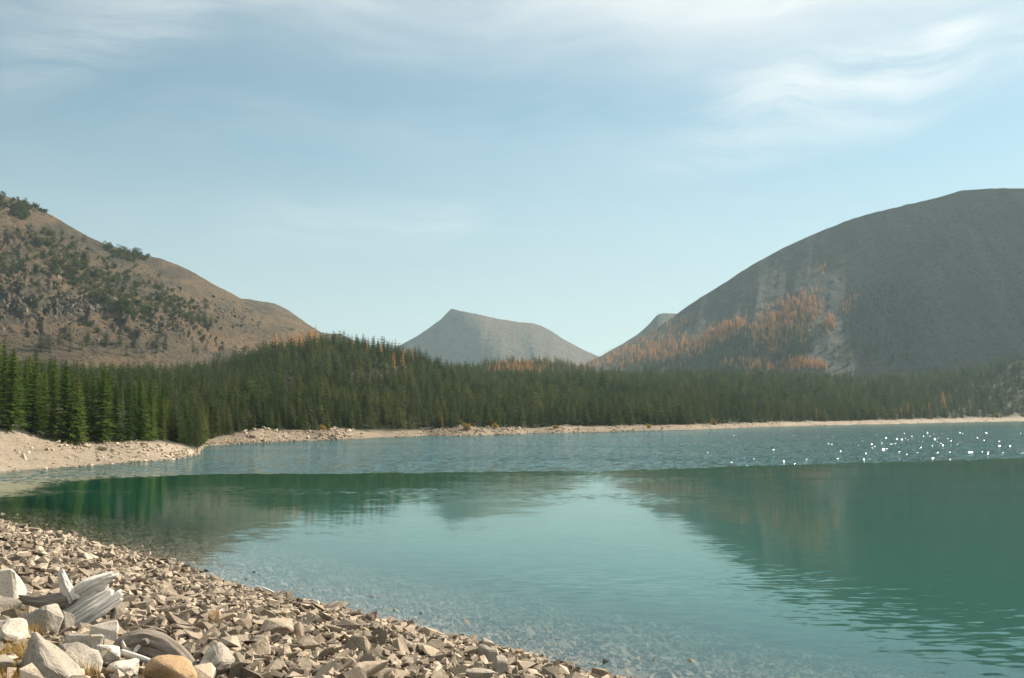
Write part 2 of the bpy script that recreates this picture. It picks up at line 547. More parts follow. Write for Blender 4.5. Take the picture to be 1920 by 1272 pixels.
def left_extra(u, t, X, Y):
    # outcrop steps and shallow gullies that run down to the right
    g = (u * 0.012 + t * 5.0)
    gully = 6.0 * fbm(g, t * 1.2, 61, 5, 0.6) * np.sin(np.pi * t) + 1.3 * fbm(X * 0.12, Y * 0.12, 63, 4, 0.6) * np.sin(np.pi * t) ** 0.5
    crag = 13.0 * np.maximum(0, fbm(u * 0.045, t * 11, 62, 5, 0.6)) * (np.exp(-((t - 0.38) / 0.14) ** 2) + 0.45 * np.exp(-((t - 0.68) / 0.12) ** 2))
    return gully + crag

left_hill, left_hit = fan_mountain('left_hillside',
    [(-600, 150, 760), (-300, 262, 760), (-100, 335, 760), (0, 366, 770), (50, 380, 775), (100, 405, 780), (150, 436, 790), (200, 459, 800), (270, 478, 830), (300, 485, 850), (350, 503, 880),
     (400, 533, 920), (450, 560, 960), (500, 576, 1010), (560, 599, 1060), (600, 624, 1100), (640, 648, 1130), (700, 690, 1150)],
    [(-600, 430, 14), (0, 430, 16), (300, 480, 18), (520, 620, 18), (700, 800, 16)], M_LEFT, 560, 300, lambda t: 0.86 * t + 0.14 * t * t, 5.0, 0.03, 3, ridge_noise=0.22, extra=left_extra)
# the shoulder behind it
fan_mountain('back_shoulder', [(330, 560, 1500), (420, 556, 1500), (470, 562, 1500), (515, 569, 1500), (545, 584, 1500), (580, 610, 1500), (605, 625, 1500), (640, 627, 1500), (690, 650, 1500)],
    [(330, 1200, 10), (690, 1200, 10)], M_LEFT, 160, 60, None, 5.0, 0.02, 8)

def right_extra(u, t, X, Y):
    w_ = np.sin(np.pi * t) ** 0.8
    rib = (8.0 - 5.0 * sstep(u + 0 * t, 1480, 1640)) * fbm(u * 0.026 - t * 1.4, t * 0.5, 75, 5, 0.6) * w_
    return rib + 1.8 * fbm(X * 0.06, Y * 0.06, 76, 3) * w_

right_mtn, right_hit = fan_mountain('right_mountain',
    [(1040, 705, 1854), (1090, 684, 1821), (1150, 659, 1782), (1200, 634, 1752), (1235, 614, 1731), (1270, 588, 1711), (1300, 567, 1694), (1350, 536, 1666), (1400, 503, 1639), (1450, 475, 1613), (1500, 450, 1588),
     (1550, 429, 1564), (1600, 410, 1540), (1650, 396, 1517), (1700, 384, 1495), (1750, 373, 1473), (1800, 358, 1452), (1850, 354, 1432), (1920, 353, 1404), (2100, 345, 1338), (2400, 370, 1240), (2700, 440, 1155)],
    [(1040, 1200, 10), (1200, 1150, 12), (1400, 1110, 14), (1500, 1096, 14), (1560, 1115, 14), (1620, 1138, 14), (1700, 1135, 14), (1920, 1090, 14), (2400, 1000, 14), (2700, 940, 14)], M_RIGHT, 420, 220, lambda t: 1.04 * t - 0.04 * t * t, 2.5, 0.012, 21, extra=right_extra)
fan_mountain('back_ridge', [(1120, 672, 2500), (1170, 643, 2500), (1195, 628, 2500), (1218, 607, 2500), (1232, 591, 2500), (1242, 588, 2500), (1275, 588, 2520), (1330, 580, 2540), (1400, 600, 2540)],
    [(1120, 2000, 10), (1400, 2000, 10)], M_RIGHT, 120, 50, None, 6.0, 0.015, 41)

def peak_extra(u, t, X, Y):
    # an arete that falls from the summit towards us and a hollow face left of it
    line = 860 + (1 - t) * 95
    side = (u - line)
    face = -210 * np.exp(-((side + 36) / 40) ** 2) * np.sin(np.pi * np.clip(t, 0, 1)) ** 0.7
    rib = 55 * np.exp(-((u - (838 - (1 - t) * 60)) / 16) ** 2) * np.sin(np.pi * t) ** 0.8
    rough = 9 * fbm(X * 0.018, Y * 0.012, 77, 5, 0.6) * np.clip(np.sin(np.pi * t), 0.28, 1) + 16 * fbm(u * 0.05, t * 0.8, 78, 4) * np.sin(np.pi * t)
    return face + rib + rough

fan_mountain('distant_peak', [(660, 690, 3500), (720, 664, 3500), (765, 640, 3500), (800, 618, 3480), (825, 601, 3460), (838, 587, 3450), (846, 579, 3440), (852, 581, 3440), (872, 585, 3450), (920, 595, 3500), (960, 603, 3540),
     (1000, 607, 3580), (1015, 611, 3600), (1035, 622, 3620), (1060, 638, 3640), (1100, 659, 3660), (1150, 680, 3700), (1230, 700, 3700)],
    [(660, 2900, 5), (1230, 2950, 5)], M_PEAK, 260, 130, lambda t: 0.8 * t + 0.2 * t * t, 22.0, 0.004, 51, extra=peak_extra)

# ------------------------------------------------------------------ lake
na2, ny2 = 420, 620
A2 = np.linspace(-1.3, 1.3, na2)
Y2 = np.geomspace(10, 1150, ny2)
AA2, YY2 = np.meshgrid(A2, Y2, indexing='ij')
XX2 = AA2 * YY2
lv = np.stack([XX2, YY2, np.zeros_like(XX2)], -1).reshape(-1, 3)
lme = mesh_from('lake', lv, grid_faces(na2, ny2), None, True)
depth = np.minimum(-beach_z(XX2, YY2), np.where(YY2 > 58, -land_z(XX2, np.maximum(YY2, 58)), 9.0))
attr(lme, 'depth', np.maximum(depth, 0).ravel())
# the wind line: rippled water beyond it
WB = np.array([(-500, 930), (0, 911), (120, 904), (250, 895), (370, 890), (600, 888), (900, 886), (1100, 883), (1300, 878), (1500, 872), (1700, 866), (1920, 860), (2400, 850)], float)
wa, we = pix(WB[:, 0], WB[:, 1])
wy = np.interp(AA2, wa, -CAMH / we) * (1 + 0.016 * fbm(AA2 * 22, AA2 * 0, 81, 3) + 0.012 * fbm(AA2 * 90, AA2 * 0, 82, 3))
soft = np.interp(AA2, [-0.6, -0.36, -0.30, 0.3, 0.5], [0.08, 0.06, 0.012, 0.012, 0.03])
attr(lme, 'wind', sstep(YY2 / wy, 1 - soft * 0.2, 1 + soft).ravel())
M_WATER, n, o = new_mat('lake_water')
p = n.node('ShaderNodeNewGeometry').outputs['Position']
dep = n.node('ShaderNodeAttribute', attribute_name='depth').outputs['Fac']
wind = n.node('ShaderNodeAttribute', attribute_name='wind').outputs['Fac']
half = (0.5, 0.5, 0.5)
w_small = n.vm('SUBTRACT', n.noise(n.mapping(p, (0.9, 2.6, 1)), 1.6, 3, 0.55, True), half)
w_big = n.vm('SUBTRACT', n.noise(n.mapping(p, (0.35, 1.0, 1), (0, 0, R(12))), 0.55, 2, 0.5, True), half)
w_chop = n.vm('SUBTRACT', n.noise(n.mapping(p, (0.8, 1.5, 1), (0, 0, R(-8))), 1.5, 3, 0.6, True), half)
gust = n.smooth(n.noise(n.mapping(p, (0.25, 1.0, 1), (0, 0, R(6))), 0.055, 3, 0.5), 0.46, 0.66)
py_ = n.sep(p)[1]
nearby = n.m('SUBTRACT', 1.0, n.smooth(py_, 24.0, 62.0))
calm_amp = n.m('ADD', n.m('ADD', 0.016, n.m('MULTIPLY', nearby, 0.035)), n.m('MULTIPLY', gust, 0.13))
calm = n.vm('ADD', n.vm('SCALE', w_small, scale=calm_amp), n.vm('SCALE', w_big, scale=0.012))
chop_amp = n.m('ADD', 1.5, n.m('MULTIPLY', gust, 1.2))
slope = n.vm('ADD', calm, n.vm('SCALE', w_chop, scale=n.m('MULTIPLY', wind, chop_amp)))
sl = n.sep(slope)
nrm = n.vm('NORMALIZE', n.comb(sl[0], sl[1], 1.0))
gl = n.node('ShaderNodeBsdfGlossy')
gl.inputs['Color'].default_value = (0.88, 0.96, 0.93, 1)
n.put(gl.inputs['Roughness'], n.m('ADD', 0.055, n.m('MULTIPLY', wind, 0.02)))
n.put(gl.inputs['Normal'], nrm)
inc = n.node('ShaderNodeNewGeometry').outputs['Incoming']
cosi = n.m('ABSOLUTE', n.vm('DOT_PRODUCT', inc, nrm))
fres = n.m('ADD', 0.02, n.m('MULTIPLY', 0.98, n.m('POWER', n.m('SUBTRACT', 1.0, cosi, clamp=True), 5.0)))
# water takes red first; suspended glacial flour scatters teal back
clear = n.node('ShaderNodeBsdfTransparent')
tr = n.comb(n.m('EXPONENT', n.m('MULTIPLY', dep, -0.6)), n.m('EXPONENT', n.m('MULTIPLY', dep, -0.26)), n.m('EXPONENT', n.m('MULTIPLY', dep, -0.42)))
n.put(clear.inputs[0], tr)
body = n.node('ShaderNodeBsdfDiffuse')
n.put(body.inputs[0], n.mix(wind, (0.0025, 0.064, 0.040), (0.006, 0.060, 0.066)))  # bluer in the wind zone: reflected sky painted into the body colour
opac = n.m('SUBTRACT', 1.0, n.m('EXPONENT', n.m('MULTIPLY', dep, -1.9)))
mx = n.node('ShaderNodeMixShader')
n.put(mx.inputs[0], opac)
n.t.links.new(clear.outputs[0], mx.inputs[1])
n.t.links.new(body.outputs[0], mx.inputs[2])
mx2 = n.node('ShaderNodeMixShader')
n.put(mx2.inputs[0], fres)
n.t.links.new(mx.outputs[0], mx2.inputs[1])
n.t.links.new(gl.outputs[0], mx2.inputs[2])
n.t.links.new(mx2.outputs[0], o.inputs[0])
lme.materials.append(M_WATER)
link('lake', lme, kind='structure')

# wavelets standing on the wind-roughened water: small steep crests that catch the sun
NW = 24000
wu = rng.uniform(0.05, 0.85, NW)
wyy = np.interp(wu, wa, -CAMH / we) * (1.004 + 1.6 * rng.random(NW) ** 1.5)
okw = (wyy < shore_Y(wu) - 6) & (rng.random(NW) < sstep(vnoise(wu * wyy * 0.05, wyy * 0.12, 55), 0.25, 0.8) * sstep(wu, 0.16, 0.50))
wu, wyy = wu[okw], wyy[okw]
WV, WF = [], []
for i in range(len(wu)):
    ln_, dp_ = rng.uniform(0.04, 0.20), rng.uniform(0.02, 0.055)
    H = max(0.10, rng.normal(0.72, 0.18)) * dp_
    ang = rng.normal(0.45, 0.45)
    lx = np.array([-0.7, 0.7, -1.0, 1.0, -0.6, 0.6]) * ln_
    ly = np.array([-dp_, -dp_, 0, 0, dp_ * 1.4, dp_ * 1.4])
    lz = np.array([-0.004, -0.004, H, H, -0.004, -0.004])
    X_ = lx * math.cos(ang) - ly * math.sin(ang) + wu[i] * wyy[i]
    Y_ = lx * math.sin(ang) + ly * math.cos(ang) + wyy[i]
    WV.append(np.stack([X_, Y_, lz], -1))
    WF.append(np.array([[0, 1, 3, 2], [2, 3, 5, 4]]) + i * 6)
M_RIP, n, o = new_mat('wavelet_water')
rgl = n.node('ShaderNodeBsdfPrincipled')
rgl.inputs['Base Color'].default_value = (0.015, 0.085, 0.085, 1)
rgl.inputs['Roughness'].default_value = 0.10
rgl.inputs['IOR'].default_value = 1.33
n.t.links.new(rgl.outputs[0], o.inputs[0])
link('lake_ripples', mesh_from('lake_ripples', np.vstack(WV), np.vstack(WF), M_RIP), kind='stuff', label='sparkling wavelets on the wind-roughened far half of the lake', category='ripples')

# ------------------------------------------------------------------ vegetation shapes
def foliage_mat(name, dark, mid, light, trans=0.25):
    m, n, o = new_mat(name)
    rnd = n.node('ShaderNodeObjectInfo').outputs['Random']
    p = n.node('ShaderNodeTexCoord').outputs['Object']
    f = n.noise(p, 1.8, 3, 0.6)
    stand = n.smooth(n.noise(n.node('ShaderNodeObjectInfo').outputs['Location'], 0.035, 3, 0.6), 0.36, 0.64)
    v = n.m('ADD', n.m('ADD', n.m('MULTIPLY', rnd, 0.58), n.m('MULTIPLY', stand, 0.26)), n.m('MULTIPLY', f, 0.26))
    c = n.ramp(v, [(0.12, dark), (0.5, mid), (0.95, light)])
    df = n.node('ShaderNodeBsdfDiffuse')
    n.put(df.inputs[0], c)
    tl = n.node('ShaderNodeBsdfTranslucent')
    n.put(tl.inputs[0], c)
    mm = n.node('ShaderNodeMixShader')
    mm.inputs[0].default_value = trans
    n.t.links.new(df.outputs[0], mm.inputs[1])
    n.t.links.new(tl.outputs[0], mm.inputs[2])
    n.t.links.new(mm.outputs[0], o.inputs[0])
    return m

M_PINE = foliage_mat('conifer_needles', (0.036, 0.072, 0.018), (0.088, 0.136, 0.030), (0.175, 0.20, 0.045), 0.42)
M_FAR = foliage_mat('far_conifer_needles', (0.022, 0.044, 0.016), (0.066, 0.094, 0.030), (0.155, 0.165, 0.055), 0.4)
M_LARCH = foliage_mat('golden_larch_needles', (0.36, 0.18, 0.06), (0.60, 0.30, 0.11), (0.74, 0.44, 0.20), 0.42)
M_SCRUB = foliage_mat('scrub_pine_needles', (0.045, 0.060, 0.024), (0.078, 0.092, 0.036), (0.125, 0.125, 0.055), 0.25)
M_SHRUB = foliage_mat('shore_bush_leaves', (0.20, 0.14, 0.04), (0.30, 0.21, 0.06), (0.38, 0.26, 0.07), 0.3)
M_BARK, n, o = new_mat('bark')
p = n.node('ShaderNodeTexCoord').outputs['Object']
principled(n, o, n.ramp(n.noise(n.mapping(p, (6, 6, 0.8)), 2.0, 4), [(0.3, (0.05, 0.038, 0.028)), (0.7, (0.15, 0.12, 0.095))]), 0.95)

def conifer_arrays(rad, nwh, nbr, nsp, seed, start=0.05, power=0.8, spray=0.42, droop=0.30, thin=1.0):
    """unit-height conifer crown: whorls of drooping boughs, each bough a fan of needle sprays"""
    r = np.random.default_rng(seed)
    V = []
    lop = r.uniform(0, 2 * np.pi)
    for i in range(nwh):
        zf = start + (1 - start) * (i + r.uniform(0, 0.8)) / nwh
        zf = min(zf, 0.985)
        Lr = rad * ((1 - zf) ** power) * (0.72 + 0.28 * min(1, (zf - start + 0.02) / 0.12)) + 0.010
        for b in range(nbr):
            if r.random() < 0.10: continue
            az = 2 * np.pi * (b + r.uniform(-0.35, 0.35)) / nbr + i * 2.4
            L = Lr * r.uniform(0.62, 1.18) * (1 + 0.18 * math.cos(az - lop))
            sl = -droop + (0.85 + droop) * zf ** 1.6 + r.uniform(-0.12, 0.12)
            d = np.array([math.cos(az), math.sin(az), 0])
            side = np.array([-d[1], d[0], 0])
            for k in range(nsp):
                tt = (k + r.uniform(0.2, 0.9)) / nsp
                curve = -0.18 * tt * tt * (1 - zf) + 0.10 * tt ** 3
                pnt = d * L * tt + np.array([0, 0, zf + L * (sl * tt + curve)])
                sl_len = spray * L * (1.05 - 0.65 * tt) * thin + 0.006
                for sg in ((-1, 1) if tt < 0.93 else (0,)):
                    tip = pnt + (side * sg * r.uniform(0.55, 1.0) + d * r.uniform(0.35, 0.9)) * sl_len + np.array([0, 0, r.uniform(-0.55, 0.22)]) * sl_len
                    wv = (d * r.uniform(0.2, 0.5) - side * sg * 0.15 + np.array([0, 0, r.uniform(-0.5, 0.5)])) * sl_len * 0.75
                    V += [pnt - wv * 0.6, tip, pnt + wv]
    # leader
    for k in range(4):
        az = k * 1.7
        c_, s_ = math.cos(az) * 0.008, math.sin(az) * 0.008
        V += [np.array([c_, s_, 0.95]), np.array([-c_, -s_, 0.95]), np.array([0, 0, 1.0])]
    V = np.array(V)
    return V, np.arange(len(V)).reshape(-1, 3)

def trunk_arrays(r0, h=0.9, n=7):
    V, Fc = [], []
    for j, (z, rr) in enumerate([(-0.03, r0 * 1.25), (0.04, r0), (0.45, r0 * 0.62), (h, r0 * 0.08)]):
        for k in range(n):
            V.append((rr * math.cos(2 * math.pi * k / n), rr * math.sin(2 * math.pi * k / n), z))
        if j:
            for k in range(n):
                a0, b0 = (j - 1) * n + k, (j - 1) * n + (k + 1) % n
                Fc.append((a0, b0, b0 + n, a0 + n))
    return np.array(V), np.array(Fc)

def bush_arrays(n, seed, rx=0.5, rz=0.5):
    r = np.random.default_rng(seed)
    lumps = r.uniform(-0.5, 0.5, (6, 3)) * np.array([rx, rx, rz]) * 1.2 + np.array([0, 0, rz])
    V = []
    for k in range(n):
        c = lumps[r.integers(6)]
        dv = r.normal(size=3)
        dv /= np.linalg.norm(dv)
        q = c + dv * np.array([rx, rx, rz]) * 0.55 * r.uniform(0.75, 1.0)
        q[2] = max(q[2], 0.01)
        e1, e2 = r.normal(size=3) * 0.085, r.normal(size=3) * 0.085
        V += [q, q + e1, q + e2]
    V = np.array(V)
    return V, np.arange(len(V)).reshape(-1, 3)

def join(parts):
    """[(V, F tri/quad, material index)] -> one vertex array, face list, material list"""
    V, Fc, mi, off = [], [], [], 0
    for v, f, k in parts:
        V.append(v)
        Fc += [tuple(int(i) + off for i in row) for row in f]
        mi += [k] * len(f)
        off += len(v)
    return np.vstack(V), Fc, mi

def proto_collection(name, items, mats):
    """source shapes for scattered stuff; never linked to the scene"""
    c = bpy.data.collections.new(name)
    for i, parts in enumerate(items):
        V, Fc, mi = join(parts)
        me = mesh_from(name + '_shape', V, Fc)
        for m in mats: me.materials.append(m)
        me.polygons.foreach_set('material_index', np.array(mi, np.int32))
        ob = bpy.data.objects.new('%s_shape_%02d' % (name, i), me)
        c.objects.link(ob)
    return c, len(items)

def scatter(name, pts, scl, rotz, var, coll, tilt=None, **props):
    """ONE stuff object: instances of coll's shapes on points"""
    me = bpy.data.meshes.new(name)
    me.vertices.add(len(pts))
    me.vertices.foreach_set('co', np.asarray(pts, np.float32).ravel())
    attr(me, 'scl', np.asarray(scl, np.float32), 'FLOAT_VECTOR')
    rot = np.zeros((len(pts), 3), np.float32)
    rot[:, 2] = rotz
    if tilt is not None: rot[:, :2] = tilt
    attr(me, 'rot', rot, 'FLOAT_VECTOR')
    attr(me, 'var', np.asarray(var, np.int32), 'INT')
    o = link(name, me, kind='stuff', **props)
    ng = bpy.data.node_groups.new(name + '_scatter', 'GeometryNodeTree')
    ng.interface.new_socket('Geometry', in_out='INPUT', socket_type='NodeSocketGeometry')
    ng.interface.new_socket('Geometry', in_out='OUTPUT', socket_type='NodeSocketGeometry')
    gi, go = ng.nodes.new('NodeGroupInput'), ng.nodes.new('NodeGroupOutput')
    ci = ng.nodes.new('GeometryNodeCollectionInfo')
    ci.inputs[0].default_value = coll
    ci.inputs['Separate Children'].default_value = True
    ci.inputs['Reset Children'].default_value = True
    iop = ng.nodes.new('GeometryNodeInstanceOnPoints')
    iop.inputs['Pick Instance'].default_value = True
    def na_(nm, t):
        q = ng.nodes.new('GeometryNodeInputNamedAttribute')
        q.data_type = t
        q.inputs[0].default_value = nm
        return q.outputs[0]
    L = ng.links.new
    L(gi.outputs[0], iop.inputs['Points'])
    L(ci.outputs[0], iop.inputs['Instance'])
    L(na_('var', 'INT'), iop.inputs['Instance Index'])
    L(na_('scl', 'FLOAT_VECTOR'), iop.inputs['Scale'])
    e2r = ng.nodes.new('FunctionNodeEulerToRotation')
    L(na_('rot', 'FLOAT_VECTOR'), e2r.inputs[0])
    L(e2r.outputs[0], iop.inputs['Rotation'])
    L(iop.outputs[0], go.inputs[0])
    md = o.modifiers.new('scatter', 'NODES')
    md.node_group = ng
    return o

far_items = []
for k in range(7):
    rad = [0.15, 0.13, 0.17, 0.14, 0.19, 0.12, 0.16][k]
    cv, cf = conifer_arrays(rad, 15, 6, 3, 100 + k, 0.04, 0.75, 0.5, 0.3, 1.1)
    tv, tf = trunk_arrays(0.014)
    far_items.append([(cv, cf, 0), (tv, tf, 1)])
cv, cf = conifer_arrays(0.09, 12, 4, 2, 190, 0.15, 0.6, 0.25, 0.0, 0.6)
tv, tf = trunk_arrays(0.02)
far_items.append([(cv, cf, 1), (tv, tf, 1)])          # a dead grey snag
cv, cf = conifer_arrays(0.21, 13, 6, 3, 191, 0.02, 0.5, 0.5, 0.15, 1.1)
far_items.append([(cv, cf, 0), (trunk_arrays(0.014)[0], trunk_arrays(0.014)[1], 1)])   # a rounder, broader crown
C_FAR, NFAR = proto_collection('conifer', far_items, [M_FAR, M_BARK])
larch_items = []
for k in range(4):
    cv, cf = conifer_arrays([0.17, 0.14, 0.2, 0.16][k], 13, 5, 3, 200 + k, 0.06, 0.7, 0.5, 0.1, 1.0)
    tv, tf = trunk_arrays(0.016)
    larch_items.append([(cv, cf, 0), (tv, tf, 1)])
C_LARCH, NLARCH = proto_collection('larch', larch_items, [M_LARCH, M_BARK])
scrub_items = [[(*bush_arrays(320, 300 + k, 0.5, [0.55, 0.7, 0.45, 0.9][k]), 0)] for k in range(4)]
C_SCRUB, NSCRUB = proto_collection('scrub_pine', scrub_items, [M_SCRUB])

# near trees: finer boughs, shared meshes, each tree an Empty with trunk and crown
near_crowns, near_trunks = [], []
for k in range(7):
    rad = [0.15, 0.13, 0.165, 0.14, 0.18, 0.12, 0.155][k]
    cv, cf = conifer_arrays(rad, 40, 8, 7, 400 + k, 0.03, 0.78, 0.34, 0.34, 0.85)
    near_crowns.append(mesh_from('conifer_crown', cv, cf, M_PINE))
    tv, tf = trunk_arrays(0.015)
    near_trunks.append(mesh_from('conifer_trunk', tv, tf, M_BARK, True))
mid_crowns = []
for k in range(6):
    cv, cf = conifer_arrays([0.15, 0.17, 0.13, 0.19, 0.14, 0.16][k], 22, 7, 4, 450 + k, 0.03, 0.75, 0.45, 0.32, 1.0)
    mid_crowns.append(mesh_from('conifer_crown', cv, cf, M_FAR))
larch_crowns = []
for k in range(4):
    cv, cf = conifer_arrays([0.17, 0.14, 0.2, 0.16][k], 20, 6, 4, 480 + k, 0.06, 0.65, 0.42, 0.08, 0.8)
    larch_crowns.append(mesh_from('larch_crown', cv, cf, M_LARCH))

def place_tree(name, pos, h, wide, crown, trunk, label, cat, group):
    e = link(name, None, label=label, category=cat, group=group)
    e.empty_display_size = 0.5
    e.location = pos
    e.rotation_euler = (random.uniform(-0.02, 0.02), random.uniform(-0.02, 0.02), random.uniform(0, 6.28))
    e.scale = (h * wide, h * wide, h)
    link('trunk', trunk, e)
    link('crown', crown, e)
    return e

# grove behind the gravel spit
FRONT = [(-70, 797), (-20, 800), (18, 806), (60, 814), (95, 824), (118, 830), (142, 833), (170, 826), (190, 829), (215, 829), (240, 827), (262, 827), (284, 826), (303, 825)]
grove = []
ordinal = ['first', 'second', 'third', 'fourth', 'fifth', 'sixth', 'seventh', 'eighth', 'ninth', 'tenth', 'eleventh', 'twelfth', 'thirteenth']
def grove_top(u):
    return np.interp(u, [-100, 0, 40, 100, 140, 200, 250, 285, 310], [628, 636, 648, 668, 690, 684, 705, 712, 735])
gi_ = 0
for (u, v) in FRONT:
    pt = project(u, v, land_z, 95, 200)
    if pt is None: continue
    top = grove_top(u) + random.uniform(4, 32)
    h = (v - top) / F * pt[1]
    grove.append((pt[0], pt[1]))
    if u < 0:
        lab = 'dark green conifer on the spit cut by the left photo edge'
    else:
        lab = 'front row conifer of the grove on the pale spit, %s from the left photo edge' % ordinal[gi_]
        gi_ += 1
    k = random.randrange(7)
    place_tree('conifer_tree', pt, h, random.uniform(1.3, 1.7), near_crowns[k], near_trunks[k], lab, 'tree', 'conifers of the grove on the spit')
tries = 0
while len(grove) < 100 and tries < 6000:
    tries += 1
    u = random.uniform(-130, 312)
    a, _ = pix(u, 820.0)
    fy = np.interp(u, [f[0] for f in FRONT], [project(*f, land_z, 95, 200)[1] if tries == 1 else 0 for f in FRONT]) if False else None
    y = random.uniform(118, 215)
    x = float(a) * y
    # keep behind the front row
    if any(abs(x - gx) < 2.6 and gy > y for gx, gy in grove[:14]): continue
    if y < np.interp(u, [-70, 18, 95, 142, 303], [118, 120, 124, 128, 140]) + 3: continue
    if u > 250 and y > 190: continue
    if any((x - gx) ** 2 + (y - gy) ** 2 < 2.5 ** 2 for gx, gy in grove): continue
    z = float(land_z(np.array([x]), np.array([y]))[0])
    top = grove_top(u) + random.uniform(-8, 45)
    _, et = pix(u, top)
    h = CAMH + float(et) * y - z
    h = min(max(h, 5.0), 14.5)
    grove.append((x, y))
    k = random.randrange(7)
    place_tree('conifer_tree', (x, y, z - 0.1), h, random.uniform(1.15, 1.5), near_crowns[k], near_trunks[k],
               'green conifer %s the grove, %s' % ('deep inside' if y > 165 else 'near the front of', 'by the left photo edge' if u < 60 else 'above the middle of the pale spit' if u < 190 else 'towards the spit tip'),
               'tree', 'conifers inside the grove on the spit')

# ------------------------------------------------------------------ the forest
def clearings(u, v):
    """rocky openings on the knoll"""
    c = 1.3 * np.exp(-(((u - 690) / 58) ** 2 + ((v - 682) / 26) ** 2)) + 1.3 * np.exp(-(((u - 541) / 12) ** 2 + ((v - 698) / 22) ** 2)) + 0.7 * np.exp(-(((u - 770) / 40) ** 2 + ((v - 680) / 14) ** 2))
    return c

NT = 260000
fx_a = rng.uniform(-0.78, 0.80, NT)
fx_y = 110 + 1240 * rng.random(NT) ** 1.25
fx = fx_a * fx_y
fz = land_z(fx, fx_y)
dsh = fx_y - shore_Y(fx_a)
wb_ = np.interp(fx_a, la, LC[:, 2])
uu = 960 + F * fx_a
vv_ = 777 - F * (fz + 4 - CAMH) / fx_y
keep = dsh > wb_ * (0.95 + 0.5 * vnoise(fx * 0.08, fx_y * 0.08, 5))
keep &= rng.random(NT) > 0.9 * np.clip(clearings(uu, vv_), 0, 1)
# the grove and the open slope above it
keep &= ~((uu < 320) & (fx_y < 225))
limit = np.interp(uu, [-500, 0, 320, 450, 1100, 1500, 1900, 2400], [420, 430, 470, 800, 1000, 1060, 1050, 1100])
keep &= fx_y < limit
keep &= ~((uu < 330) & (fx_y > 300) & (rng.random(NT) < 0.60))
fx, fx_y, fz, fx_a, dsh, uu, vv_ = [q[keep] for q in (fx, fx_y, fz, fx_a, dsh, uu, vv_)]
# thin to a minimum spacing with a coarse grid
cell = np.where(fx_y < 420, np.floor(fx_a / 0.0074).astype(int) * 100003 + np.floor(np.log(fx_y) * 122).astype(int), 7000 + np.floor(fx_a / 0.0050).astype(int) * 100003 + np.floor(np.log(fx_y) * 170).astype(int))
_, first = np.unique(cell, return_index=True)
fx, fx_y, fz, fx_a, dsh, uu, vv_ = [q[first] for q in (fx, fx_y, fz, fx_a, dsh, uu, vv_)]
nf = len(fx)
fh = np.interp(fx_y, [180, 260, 340, 450, 700, 1300], [4.0, 4.5, 5.3, 6.4, 7.9, 9.8]) * (0.50 + 0.95 * rng.random(nf) ** 1.4) * (0.82 + 0.18 * sstep(dsh, 4, 30))
fh *= 0.85 + 0.35 * vnoise(fx * 0.02, fx_y * 0.02, 15)
small = rng.random(nf) < 0.12
fh[small] *= 0.6
fw = rng.uniform(1.15, 1.95, nf)
# the largest in view become trees of their own
size = fh / fx_y
visible_front = (dsh < 46) & (uu > 315) & (uu < 1960)
cand = np.nonzero(visible_front)[0]
cand = cand[np.argsort(-size[cand])]
cand = np.concatenate([cand[(uu[cand] >= lo_) & (uu[cand] < hi_)][:k_] for lo_, hi_, k_ in ((315, 480, 45), (480, 760, 55), (760, 1100, 40), (1100, 1960, 40))])
solo = np.zeros(nf, bool)
solo[cand] = True
for i in cand:
    u_ = uu[i]
    zone = cand[(uu[cand] < 480) == (u_ < 480)] if u_ < 480 else cand[(uu[cand] >= 480) & (uu[cand] < 760)] if u_ < 760 else cand[(uu[cand] >= 760) & (uu[cand] < 1100)] if u_ < 1100 else cand[uu[cand] >= 1100]
    jit = ['short', 'middling', 'tall'][int(np.searchsorted(np.quantile(fh[zone], [0.33, 0.67]), fh[i]))] + (' slender' if fw[i] < 1.5 else ' broad')
    if u_ < 480: lab, grp = jit + ' dark conifer on the far shore just right of the spit tip', 'far shore conifers right of the spit'
    elif u_ < 760: lab, grp = jit + ' dark conifer at the waterside below the forested knoll', 'waterside conifers below the knoll'
    elif u_ < 1100: lab, grp = jit + ' dark conifer at the waterside below the distant pointed peak', 'waterside conifers below the peak'
    else: lab, grp = jit + ' dark conifer along the pale far beach below the right mountain', 'waterside conifers on the far beach'
    k = random.randrange(6)
    place_tree('conifer_tree', (fx[i], fx_y[i], fz[i] - 0.1), float(fh[i]), float(fw[i]), mid_crowns[k], near_trunks[k], lab, 'tree', grp)
rest = ~solo
nr = int(rest.sum())
scatter('forest', np.stack([fx[rest], fx_y[rest], fz[rest] - 0.1], 1), np.stack([fh[rest] * fw[rest], fh[rest] * fw[rest], fh[rest]], 1),
        rng.uniform(0, 6.28, nr), rng.choice(NFAR, nr, p=[0.12, 0.12, 0.12, 0.12, 0.12, 0.12, 0.11, 0.035, 0.135]), C_FAR, tilt=rng.normal(0, 0.025, (nr, 2)),
        label='dense dark green conifer forest covering the far shore', category='forest')
print('forest trees', nr, np.histogram(uu, [-500, 0, 400, 800, 1200, 1600, 1800, 1920, 2400])[0])

